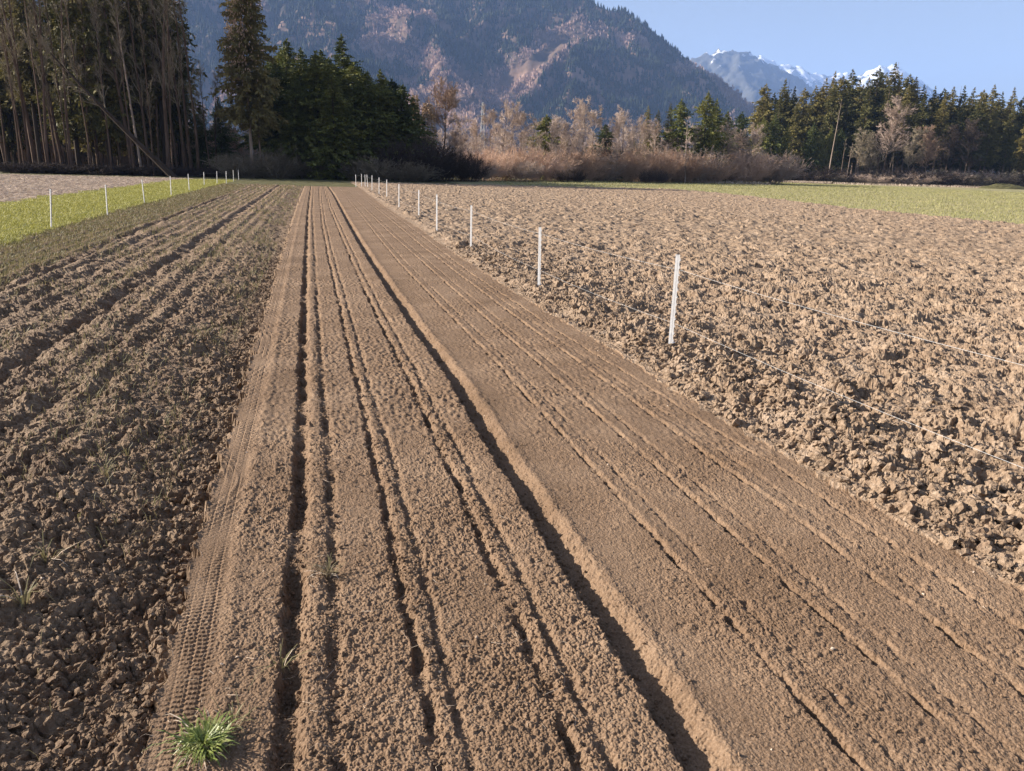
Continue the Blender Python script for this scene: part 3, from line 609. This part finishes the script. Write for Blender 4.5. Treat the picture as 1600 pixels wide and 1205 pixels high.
# ivy-hung trunk
rc = np.random.default_rng(8); nI = 2600; zi = rc.uniform(1.0, 8.8, nI); ai = rc.random(nI)*6.28; ri = (.35+.55*np.sin(np.clip(zi/8.8, 0, 1)*3.0))*rc.uniform(.5, 1.1, nI)
PI_ = np.stack([np.cos(ai)*ri, np.sin(ai)*ri, zi], 1); lf = leaf_tris(PI_, np.stack([np.cos(ai), np.sin(ai), 0*ai], 1), np.full(nI, .22), rc, .6, .6)
iv = empty("dry_creeper_tree", (0, 0, 0)); tr, cr_ = bare_tree(461, 9.2, .13, cb=.6, n=(8, 4, 3)); mk("trunk", *tr, M['bark'], iv); mk("crown", *cr_, M['twig_p'], iv); mk("leaves", *lf, M['dry'], iv)
place(iv, 669, 98, Hfor(669, 98, 162)/9.2, "narrow trunk wrapped in pale dry creeper beside the russet tree", "tree")
iv2 = place(iv, 650, 99, Hfor(650, 99, 150)/9.2, "thin creeper-hung tip rising over the last young spruce", "tree", sxy=.55)
bgr = [(722, 118, 172), (742, 125, 180), (768, 122, 165), (785, 118, 160), (800, 124, 156), (815, 120, 168), (832, 126, 175), (862, 124, 178), (878, 128, 182), (893, 130, 160), (907, 128, 150), (922, 134, 168),
       (940, 138, 185), (962, 132, 178), (974, 136, 168), (984, 138, 176), (1000, 142, 182), (1022, 146, 186), (1045, 150, 190), (1078, 152, 192), (1120, 158, 188), (1137, 155, 186), (1152, 160, 196), (1168, 162, 200)]
for i, (px, D, top) in enumerate(bgr):
    place(BP[i % 3], px, D, Hfor(px, D, top+9)/12., f"pinkish leafless tree in the far hedge, {ORD[i]} leafless tree from the left", "bare tree", "leafless trees of the far hedge", sxy=Hfor(px, D, top)/12*rng.uniform(.8, 1.1))
for i in range(26):
    px = 650+i*21+rng.uniform(-8, 8); D = 165+rng.uniform(0, 25)
    place(BP[i % 3], px, D, Hfor(px, D, 205+rng.uniform(-10, 12))/12., "leafless tree in the back row of the far hedge", "bare tree", "back row of the far hedge", sxy=rng.uniform(.9, 1.2))
con = [(851, 118, 180, "slim dark spruce"), (943, 122, 193, "small bushy spruce"), (989, 128, 218, "lowest dark spruce"), (1006, 150, 172, "spruce with bare lower stem"), (1022, 152, 178, "broad spruce"), (1040, 152, 168, "dense spruce"),
       (1056, 150, 164, "pointed spruce"), (1096, 152, 152, "tallest spruce"), (1110, 156, 164, "spruce touching the tallest"), (1150, 165, 182, "dark spruce before the gap"), (1128, 162, 180, "half hidden spruce")]
for i, (px, D, top, nm) in enumerate(con):
    h = Hfor(px, D, top); pr = SPY[i % 3] if i < 3 or i > 5 else SPF[0]; hh = 13. if pr in SPY else 24.
    if i < 3: D += 14; h = Hfor(px, D, top+6)
    place(pr, px, D, h/hh, f"{nm} among the leafless trees of the far hedge", "spruce", sxy=h/hh*(1.9 if i < 3 else 1.1))
tr, cr_ = bare_tree(462, 9, .12, cb=.55, n=(10, 4, 4), L1=.16, wob=.01); place(proto("white_trunk_tree", tr, cr_, M['bark_l'], M['twig_p']), 1071, 142, Hfor(1071, 142, 180)/9., "pale bare stem before the far spruces", "bare tree")
si = 0
for i in range(30):
    px = 735+i*16.5+rng.uniform(-4, 4); D = 100+(px-700)*.12+rng.uniform(-2, 6)
    top = 240+8*math.sin(i*1.7)+rng.uniform(-6, 6)+(6 if px > 1150 else 0)
    pr = SP_[i % 2] if i % 4 == 1 else SO[i % 3]; h = Hfor(px, D, top)
    place(pr, px, D, h/5., f"orange brown leafless shrub of the far hedge, {ORD[i] if i < 30 else 'last'} shrub from the left", "shrub", "sunlit shrubs of the far hedge", sxy=h/5*rng.uniform(.9, 1.2))
for i, (px, D) in enumerate([(1012, 128), (1032, 131), (903, 116), (882, 112)]):
    place(SD[i % 2], px, D, Hfor(px, D, 266)/5., f"low dark shrub before the orange hedge, {ORD[i]} of four", "shrub", "low dark shrubs before the hedge")

# lattice mast far behind the hedge
P0, P1 = [], []
hm = 17.0
for a_, b_ in ((-1, -1), (1, -1), (1, 1), (-1, 1)):
    P0.append([a_*.8, b_*.8, 0]); P1.append([a_*.15, b_*.15, hm])
for k in range(12):
    z0, z1 = hm*k/12, hm*(k+1)/12; w0, w1 = .8-.65*k/12, .8-.65*(k+1)/12
    for (a0, b0), (a1, b1) in (((-1, -1), (1, -1)), ((1, -1), (1, 1)), ((1, 1), (-1, 1)), ((-1, 1), (-1, -1))):
        P0.append([a0*w0, b0*w0, z0]); P1.append([a1*w1, b1*w1, z1])
ms = empty("lattice_mast", (0, 0, 0)); V_, F_ = tubes(np.array(P0, float), np.array(P1, float), np.full(len(P0), .045), np.full(len(P0), .04), 4); mk("tower", V_, F_, M['steel'], ms)
mk("crossarm", *cat_([box(0, 0, hm*.82, 3.2, .12, .12), box(0, 0, hm*.95, 2.0, .12, .12)]), M['steel'], ms)
x, y = at(753, 200); ms.location = (x, y, 0); tag(ms, "slim grey lattice mast showing between leafless trees of the hedge", "mast")

# ------------------------------------------------------------------ spruce forest on the right
tops = [(1182, 137), (1196, 150), (1211, 130), (1226, 141), (1241, 143), (1258, 140), (1272, 128), (1284, 120), (1297, 126), (1310, 117), (1323, 130), (1336, 128), (1350, 115), (1361, 122), (1373, 107), (1384, 123), (1397, 124), (1407, 128),
        (1421, 138), (1438, 141), (1452, 144), (1466, 142), (1482, 140), (1497, 143), (1512, 146), (1527, 139), (1541, 149), (1558, 143), (1574, 156), (1588, 152)]
for i, (px, top) in enumerate(tops):
    D = 232+rng.uniform(0, 10); h = Hfor(px, D, top+4)
    place(SPT[i % 4], px, D, h/26., f"tall spruce forming the right forest skyline, {ORD[i]} from the left", "spruce", "skyline spruces of the right forest", sxy=h/26*rng.uniform(1.05, 1.3))
for i in range(34):
    px = 1186+i*14+rng.uniform(-5, 5); top = np.interp(px, [a for a, b in tops], [b for a, b in tops])+rng.uniform(12, 30)
    D = 226+rng.uniform(-4, 3) if i % 2 else 250+rng.uniform(0, 12)
    h = Hfor(px, D, top); place(SPT[(i+2) % 4], px, D, h/26., f"dark spruce of the right forest just below its skyline, {ORD[i]} from the left", "spruce", "inner spruces of the right forest")
for i in range(36):
    px = 1176+i*13+rng.uniform(-4, 4)
    place(SPY[i % 3], px, 262+rng.uniform(0, 20), rng.uniform(.7, 1.0), "young spruce filling the dark inside of the right forest", "spruce", "young spruces inside the right forest", sxy=1.25)
for i in range(40):
    px = 1180+i*11+rng.uniform(-4, 4); D = 265+rng.uniform(0, 30); top = np.interp(px, [a for a, b in tops], [b for a, b in tops])+rng.uniform(14, 28)
    place(SPT[i % 4], px, D, Hfor(px, D, top)/26., "spruce deep inside the right forest", "spruce", "deep spruces of the right forest")
for i, (px, top) in enumerate([(1184, 190), (1202, 184), (1222, 200), (1262, 198), (1275, 210), (1290, 202), (1305, 206)]):
    D = 218; h = Hfor(px, D, top); place(SPY[i % 3], px, D, h/13., f"younger green spruce at the foot of the right forest, {ORD[i]} of seven", "spruce", "younger spruces before the right forest", sxy=h/13*.9)
dec = [(1378, 214, 165, "large pinkish birch-like crown", 'twig_p'), (1415, 216, 205, "greyish leafless tree", 'twig'), (1444, 215, 203, "narrow russet leafless tree", 'twig_r'), (1335, 214, 210, "thin leafless tree", 'twig'),
       (1475, 217, 205, "dull wide leafless tree", 'twig_d'), (1505, 218, 200, "wide dull leafless tree", 'twig_d'), (1358, 215, 215, "olive leafless tree", 'twig')]
for i, (px, D, top, nm, mc) in enumerate(dec):
    h = Hfor(px, D, top)
    tr, cr_ = bare_tree(470+i, h, h*.010, cb=.3, n=(40, 10, 9), L1=.34, ang=.85, upt=.05, rt=.026)
    place(proto("leafless_tree", tr, cr_, M['bark'], M[mc]), px, D, 1.0, f"{nm} in front of the right spruce forest", "bare tree")
for i, (px, lean) in enumerate([(1294, .04), (1312, .03), (1322, .05), (1234, -.06), (1226, .0), (1385, .1), (1395, -.1), (1455, .0)]):
    D = 212; tr, cr_ = bare_tree(480+i, [22, 12, 11, 8, 9, 9, 9, 12][i], .12 if i else .2, cb=.6, n=(8, 4, 4), L1=.12, lean=(lean, 0), wob=.01, rt=.018)
    place(proto("slim_stem_tree", tr, cr_, M['bark_l'] if i % 2 == 0 else M['bark'], M['twig']), px, D, 1., f"slim {'pale' if i % 2 == 0 else 'brown'} stem at the right forest edge, {ORD[i]} of eight", "bare tree", rz=-YAW)
for i in range(22):
    px = 1225+i*18.5+rng.uniform(-5, 5); D = 212+rng.uniform(0, 5)
    s = place((SD, SB, SP_)[i % 3][i % 2], px, D, rng.uniform(.5, 1.0)*(1.6 if i % 3 == 1 else 1), f"low leafless bush along the foot of the right forest, {ORD[i]} from the left", "bush", "bushes at the foot of the right forest", sxy=1.6)
# dark heap at the far right
rc = np.random.default_rng(9); n = 28; g = np.linspace(-1, 1, n); a_, b_ = np.meshgrid(g, g, indexing='ij'); rad = np.hypot(a_, b_)
zz = np.maximum(0, 1-rad**1.6)*1.3*(1+.35*fbm(a_*3, b_*3, 3, 5))-.05; i2 = np.arange(n*n).reshape(n, n)
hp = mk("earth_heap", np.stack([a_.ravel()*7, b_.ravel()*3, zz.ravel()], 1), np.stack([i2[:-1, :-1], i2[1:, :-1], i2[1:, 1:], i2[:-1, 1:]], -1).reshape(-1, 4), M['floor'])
x, y = at(1572, 196); hp.location = (x, y, -.02); hp.rotation_euler = (0, 0, -YAW); tag(hp, "low dark earth heap before the far right end of the forest", "heap")

# ------------------------------------------------------------------ electric fences
def post_mesh(h, sc=1.0):
    parts = [box(0, 0, h/2-.1, .025, .004, h+.2), box(.0145, .012, h/2-.1, .004, .026, h+.2), box(.0245, 0.001, h/2-.1, .016, .003, h+.2), box(-.008, .001, h-.005, .014, .010, .012)]
    z = .12
    while z < h-.03:
        parts.append(box(.038, -.002, z, .014, .014, .008)); parts.append(box(.043, -.008, z+.010, .005, .005, .022)); z += .075
    parts.append(box(.018, .02, .10, .05, .05, .005))
    V_, F_ = cat_(parts); c_, s_ = math.cos(-.87), math.sin(-.87)
    return V_ @ np.array([[c_, s_, 0], [-s_, c_, 0], [0, 0, 1]]), F_
def fence(name, bases, tp, label, hh, extra=None, wr=.0012, lv=(.845, .30)):
    fn = empty(name, (0, 0, 0)); bt_ = []
    for (bx, by), (tx, ty) in zip(bases, tp):
        gx_, gy_ = gnd(bx, by); Dd = np.array([gx_, gy_]) @ HD; l = 0.0; h = hh
        for _ in range(12):
            p_ = np.array([gx_+RT[0]*l, gy_+RT[1]*l, h]); q_ = proj(p_); k = Dd/1250
            l += (tx-q_[0])*k*.9; h += (q_[1]-ty)*k*.9
        bt_.append((np.array([gx_, gy_, 0.]), np.array([gx_+RT[0]*l, gy_+RT[1]*l, min(max(h, hh*.9), hh*1.1)])))
    if extra: bt_ = [(np.array([*e, 0.]), np.array([*e, hh])) for e in extra]+bt_
    tops_ = []; V0, F0 = post_mesh(1.0); pm = None
    for b, t_ in bt_:
        ax = Vector(t_-b); h = ax.length
        if pm is None: pm = mk("fence_post", V0, F0, M['white'], fn); o = pm
        else: o = pm.copy(); C.objects.link(o)
        o.parent = fn; o.location = b; o.scale = (1, 1, h)
        o.rotation_mode = 'QUATERNION'; o.rotation_quaternion = Vector((0, 0, 1)).rotation_difference(ax)
        tops_.append((b, t_, h))
    for k, lvl in enumerate(lv):
        A0, A1 = [], []
        pts = [b+(t_-b)/h*lvl+np.array([.03, -.004, 0]) for b, t_, h in tops_]
        for i in range(len(pts)-1):
            m_ = 14; sg = .012*np.hypot(*(pts[i+1]-pts[i])[:2])
            line = [pts[i]*(1-u)+pts[i+1]*u-np.array([0, 0, 4*sg*u*(1-u)*.5]) for u in np.linspace(0, 1, m_)]
            A0 += line[:-1]; A1 += line[1:]
        mk("wire", *tubes(np.array(A0), np.array(A1), np.full(len(A0), wr), np.full(len(A0), wr), 5), M['cord'], fn)
    tag(fn, label, "fence")
    return tops_
rb = [(1045, 550), (841, 454), (735, 390), (682, 364), (654, 340), (623, 325), (604, 309.5), (592, 304), (581, 299), (574.5, 293.5), (570.5, 293), (565, 292.5), (556, 292)]
rt_ = [(1058, 398), (843, 355), (736, 321), (682, 304), (654, 297), (623, 287.5), (604, 280.7), (592, 277.5), (581, 274), (573, 273), (570, 273), (564.5, 272), (555.5, 273)]
fence("electric_fence", rb, rt_, "white electric fence of thin posts between seedbed and ploughed field", .96, extra=[(3.66, 2.6)])
lb = [(79.5, 360), (167.6, 338.7), (225.7, 320), (267.4, 308), (295.5, 299.4), (319, 291), (339, 289), (353.5, 287.5), (365, 284), (373, 281)]
lt_ = [(78, 295.6), (164.2, 288.9), (221.2, 280.6), (265.5, 275), (293.6, 272), (318, 269), (338.5, 267.5), (353, 267.5), (364, 266), (372, 266)]
fence("electric_fence", lb, lt_, "white electric fence of thin posts along the bright grass strip", 1.0, extra=[(-6.25, 14.5)], wr=.0014)

# ------------------------------------------------------------------ grass, sprouts, straw, clods
def blades(P, h, wd, rng, lean=.5, bend=.6, dirs=None):
    n = len(P); an = rng.random(n)*6.283 if dirs is None else dirs
    d = np.stack([np.cos(an), np.sin(an), np.zeros(n)], 1); s = np.stack([-np.sin(an), np.cos(an), np.zeros(n)], 1)
    ln = (lean*rng.uniform(.2, 1.3, n))[:, None]; up = np.array([[0, 0, 1.]]); h = h[:, None]; wd = wd[:, None]
    p1 = P+(up*.5+d*ln*.35)*h; bd = bend*rng.uniform(.1, 1.2, n)[:, None]
    p2 = p1+(up*.35*(1-bd*.5)+d*(ln*.45+bd*.25))*h; p3 = p2+(up*(.15-.45*bd)+d*(ln*.3+.25*bd))*h
    V = np.stack([P-s*wd*.4, P+s*wd*.4, p1-s*wd*.5, p1+s*wd*.5, p2-s*wd*.38, p2+s*wd*.38, p3], 1).reshape(-1, 3)
    f = np.array([[0, 1, 3], [0, 3, 2], [2, 3, 5], [2, 5, 4], [4, 5, 6]])
    return V, (np.arange(n)[:, None, None]*7+f[None]).reshape(-1, 3)
rng = np.random.default_rng(31)
# sparse sprouts over the left field: thicker along drill rows and with distance
N = 60000; y = 1.6*np.exp(rng.random(N)*math.log(62/1.6)); x = rng.uniform(-4.2, -.85, N)
row = np.round(x/.15)*.15+rng.normal(0, .025, N); x = np.where(rng.random(N) < .75, row, x)
dn = np.clip(perlin(x/.9, y/2.2, 55)+.35, .03, 1)*np.clip(y/18+.05, 0, .75); k = (rng.random(N) < dn) & (np.abs(x-W2(y)) > .2) & (x > W1(y)+.25)
x, y = x[k], y[k]; P = np.stack([x, y, height(x, y)+.0], 1)
V_, F_ = blades(P, rng.uniform(.035, .10, len(x))*(1+.4*(y > 15)), .0022+.00035*y, rng, .6, .7)
tag(mk("grain_sprouts", V_, F_, M['sprout']), "thin pale green sprouts scattered over the dark cloddy field", "sprouts", kind="stuff")
# margin strip
N = 42000; y = 8*np.exp(rng.random(N)*math.log(62/8)); x = rng.uniform(-6.6, -4.3, N); k = (x < W1(y)-.12) & (x > GR_R(y)-.2) & (rng.random(N) < .35+.5*np.clip((W1(y)-x)/1.6, 0, 1)); x, y = x[k], y[k]
V_, F_ = blades(np.stack([x, y, height(x, y)], 1), rng.uniform(.04, .10, len(x)), .004+.00035*y, rng, .5, .5)
tag(mk("thin_grass", V_, F_, M['sprout']), "thin olive grass on the margin beside the bright strip", "grass", kind="stuff")
# bright grass strip
N = 170000; y = 12*np.exp(rng.random(N)*math.log(74/12)); x = rng.uniform(-12.0, -5.9, N); k = region(x.astype(np.float32), y.astype(np.float32)) == 4; x, y = x[k], y[k]
V_, F_ = blades(np.stack([x, y, height(x, y)], 1), rng.uniform(.07, .15, len(x)), .006+.0003*y, rng, .5, .5)
tag(mk("grass", V_, F_, M['blade']), "dense bright yellow green grass behind the left fence", "grass", kind="stuff")
# meadow
N = 150000; y = 24*np.exp(rng.random(N)*math.log(180/24)); x = rng.uniform(20, 120, N); k = (region(x.astype(np.float32), y.astype(np.float32)) == 6) & (x < 25+y*1.0); x, y = x[k], y[k]
M['mblade'] = mat("meadow_blades", [(.26, .27, .10), (.36, .34, .15), (.44, .38, .2)], .4, 4, rough=.6, trans=.3)
V_, F_ = blades(np.stack([x, y, height(x, y)], 1), rng.uniform(.06, .14, len(x)), .008+.0004*y, rng, .6, .5)
tag(mk("meadow_grass", V_, F_, M['mblade']), "short pale green grass over the far meadow", "grass", kind="stuff")
# straw on the stubble field
N = 26000; y = 26*np.exp(rng.random(N)*math.log(80/26)); x = rng.uniform(-42, -10.6, N); k = region(x.astype(np.float32), y.astype(np.float32)) == 5; x, y = x[k], y[k]; n = len(x)
a0 = np.where(rng.random(n) < .6, rng.normal(0.2, .5, n), rng.random(n)*6.28); Ls = rng.uniform(.08, .35, n); z = height(x, y)+.02
P0 = np.stack([x, y, z], 1); P1 = P0+np.stack([np.cos(a0)*Ls, np.sin(a0)*Ls, rng.uniform(-.01, .09, n)], 1)
tag(mk("straw_litter", *tubes(P0, P1, np.full(n, .009), np.full(n, .007), 3), M['straw']), "pale straw and stalks littering the stubble field", "straw", kind="stuff")
# loose clods
def ico(sub=1):
    import bmesh
    bm = bmesh.new(); bmesh.ops.create_icosphere(bm, subdivisions=sub, radius=1.0); V = np.array([v.co[:] for v in bm.verts]); Fc = np.array([[v.index for v in f.verts] for f in bm.faces]); bm.free(); return V, Fc
def clod_field(P, s, rng, nt=24, sub=2):
    V, Fc = ico(sub); tmp = []
    for i in range(nt):
        pts = nrm(rng.normal(0, 1, (9, 3))); dcut = rng.uniform(.3, .85, 9); W = V.copy()
        for nn, dc in zip(pts, dcut):
            over = np.maximum(W @ nn-dc, 0); W = W-over[:, None]*nn
        W *= rng.uniform(.65, 1.15, 3); W += .075*rng.normal(0, 1, W.shape); tmp.append(W)
    tmp = np.array(tmp); n = len(P); W = tmp[rng.integers(0, nt, n)]; q = nrm(rng.normal(0, 1, (n, 4))); w_, x_, y_, z_ = q.T
    Rm = np.stack([1-2*(y_*y_+z_*z_), 2*(x_*y_-z_*w_), 2*(x_*z_+y_*w_), 2*(x_*y_+z_*w_), 1-2*(x_*x_+z_*z_), 2*(y_*z_-x_*w_), 2*(x_*z_-y_*w_), 2*(y_*z_+x_*w_), 1-2*(x_*x_+y_*y_)], 1).reshape(n, 3, 3)
    out = np.einsum('nij,nvj->nvi', Rm, W)*s[:, None, None]+P[:, None, :]
    return out.reshape(-1, 3), (np.arange(n)[:, None, None]*len(V)+Fc[None]).reshape(-1, 3)
N = 5200; y = 1.6*np.exp(rng.random(N)*math.log(16/1.6)); e = np.abs(rng.normal(0, .30, N))+.03; x = L_EDGE(y)-e; s = rng.uniform(.005, .012, N)+.026*rng.random(N)**7
s *= .82*np.clip(1.25-e*.6, .5, 1.3); P = np.stack([x, y, height(x, y)+s*.25], 1)
tag(mk("soil_clods", *clod_field(P, s, rng), M['left']), "loose dark clods heaped along the wheel track", "clods", kind="stuff")
N = 3500; y = 1.6*np.exp(rng.random(N)*math.log(12/1.6)); x = L_EDGE(y)-rng.uniform(.3, 3.0, N)*np.clip(y/4, .5, 1); s = rng.uniform(.004, .010, N)+.014*rng.random(N)**6; P = np.stack([x, y, height(x, y)+s*.25], 1)
tag(mk("field_clods", *clod_field(P, s, rng), M['left']), "loose clods over the dark sprouting field", "clods", kind="stuff")
N = 8000; y = 2.4*np.exp(rng.random(N)*math.log(18/2.4)); x = R_EDGE(y)+np.abs(rng.normal(0, .9, N))+.02; s = rng.uniform(.006, .016, N)+.045*rng.random(N)**7; P = np.stack([x, y, height(x, y)+s*.2], 1)
tag(mk("ploughed_clods", *clod_field(P, s, rng), M['plow']), "loose pale clods along the edge of the ploughed field", "clods", kind="stuff")
N = 9000; y = 1.5*np.exp(rng.random(N)*math.log(9/1.5)); x = rng.uniform(-.42, 2.8, N); kk = rng.random(N) < np.where(x < G_F(y), 1, .3); x, y = x[kk], y[kk]; s = rng.uniform(.0028, .006, len(x))+.008*rng.random(len(x))**9; P = np.stack([x, y, height(x, y)+s*.3], 1)
gi = rng.integers(0, 6, 5200); yy_ = 1.5*np.exp(rng.random(5200)*math.log(9/1.5)); gc = np.choose(gi, [G_L1(yy_), G_L1(yy_), G_L1(yy_)+.16, G_P2(yy_)+.02, G_P3(yy_)+.02, G_F(yy_)])
xx_ = gc+rng.normal(0, .028, 5200); ss_ = rng.uniform(.003, .008, 5200)+.010*rng.random(5200)**6
P = np.concatenate([P, np.stack([xx_, yy_, height(xx_, yy_)+ss_*.35], 1)]); s = np.concatenate([s, ss_])
tag(mk("seedbed_crumbs", *clod_field(P, s, rng, sub=1), M['bed']), "fine crumbs of soil over the seedbed", "crumbs", kind="stuff")

# pale dry grass along the foot of the hedge and the right forest
N = 9000; pxs = np.where(rng.random(N) < .5, rng.uniform(1205, 1300, N), rng.uniform(1000, 1640, N)); dd = np.where(pxs < 1205, 148, 206)+rng.uniform(-5, 5, N)
P = np.array([[*at(a_, b_), 0.0] for a_, b_ in zip(pxs, dd)])
V_, F_ = blades(P, rng.uniform(.2, .75, N), np.full(N, .07), rng, .8, .6)
tag(mk("dry_grass", V_, F_, M['straw']), "pale dry grass along the foot of the hedge and right forest", "dry grass", kind="stuff")
# tufts of grass
def tuft(px, py, n, h, spread, label, mt='tuft', wd=.006, rs=1):
    rg_ = np.random.default_rng(rs); x, y = gnd(px, py); z = float(height(np.array([x]), np.array([y]))[0])
    rad = np.abs(rg_.normal(0, spread, n)); an = rg_.random(n)*6.283; P = np.stack([np.cos(an)*rad, np.sin(an)*rad, np.full(n, -.004)], 1)
    V_, F_ = blades(P, h*rg_.uniform(.5, 1.2, n), wd*rg_.uniform(.6, 1.3, n), rg_, 1.0, .9, dirs=an+rg_.normal(0, .5, n))
    o = mk("grass_tuft", V_, F_, M[mt]); o.location = (x, y, z)
    nd = max(n//6, 2); k_ = slice(0, nd); Vd, Fd = blades(P[k_]*1.3, h*rg_.uniform(.35, .75, nd), wd*.8*np.ones(nd), rg_, 1.7, 1.2, dirs=an[k_]+.4)
    mk("dry_blades", Vd, Fd, M['straw'], o); return tag(o, label, "grass tuft")
tuft(320, 1168, 300, .062, .030, "fresh green grass tuft beside the wheel track in the lower left", rs=3)
tuft(362, 1136, 26, .06, .03, "small weak tuft right of the big green tuft", 'sprout', .004, 4)
tuft(512, 897, 40, .07, .02, "pale small tuft growing on the ridge right of the widest left groove", 'sprout', .004, 5)
tuft(437, 1040, 14, .10, .008, "few thin leaves hanging over the left groove", 'sprout', .004, 6)
tuft(38, 948, 12, .17, .012, "long pale leaves rising among dark clods at the left edge", 'sprout', .006, 7)
tuft(318, 522, 22, .16, .03, "thin tall sprout bunch in the middle of the sprouting field", 'sprout', .005, 8)
tuft(72, 880, 12, .12, .02, "bent yellowish leaves on the clods near the left edge", 'sprout', .005, 9)
tuft(165, 742, 14, .12, .02, "small green leaves in the sprouting field above the clods", 'sprout', .005, 10)

# a few small pale stones on the soil
N = 90; y = 1.7*np.exp(rng.random(N)*math.log(14/1.7)); x = rng.uniform(-2.5, 3.2, N); P = np.stack([x, y, height(x, y)+.002], 1)
tag(mk("small_stones", *clod_field(P, rng.uniform(.003, .009, N), rng), M['straw']), "few tiny pale stones lying on the soil", "stones", kind="stuff")
# scattered pale root threads and straw bits on the near soil
N = 420; y = 1.6*np.exp(rng.random(N)*math.log(8/1.6)); x = rng.uniform(-.6, 1.0, N); a0 = rng.random(N)*6.28; Ls = rng.uniform(.012, .05, N); z = height(x, y)+.004
P0 = np.stack([x, y, z], 1); P1 = P0+np.stack([np.cos(a0)*Ls, np.sin(a0)*Ls, rng.uniform(-.002, .012, N)], 1)
P2 = P1+np.stack([np.cos(a0+.8)*Ls*.6, np.sin(a0+.8)*Ls*.6, rng.uniform(-.01, .004, N)], 1)
tag(mk("root_threads", *cat_([tubes(P0, P1, np.full(N, .0007), np.full(N, .0006), 3), tubes(P1, P2, np.full(N, .0006), np.full(N, .0004), 3)]), M['straw']), "fine pale root threads lying on the near soil", "debris", kind="stuff")

# ------------------------------------------------------------------ haze
hz = bpy.data.materials.new("valley_haze"); hz.use_nodes = True; t = hz.node_tree
t.nodes.remove(t.nodes["Principled BSDF"]); pv = t.nodes.new("ShaderNodeVolumePrincipled")
pv.inputs["Color"].default_value = (.34, .53, 1.0, 1); pv.inputs["Density"].default_value = 0.85e-4; pv.inputs["Anisotropy"].default_value = 0.0
t.links.new(pv.outputs[0], t.nodes["Material Output"].inputs["Volume"])
V_, F_ = box(1200, 5200, 759, 15500, 13200, 1520)
tag(mk("haze", V_, F_, hz), "thin blue valley haze", "haze", kind="stuff")
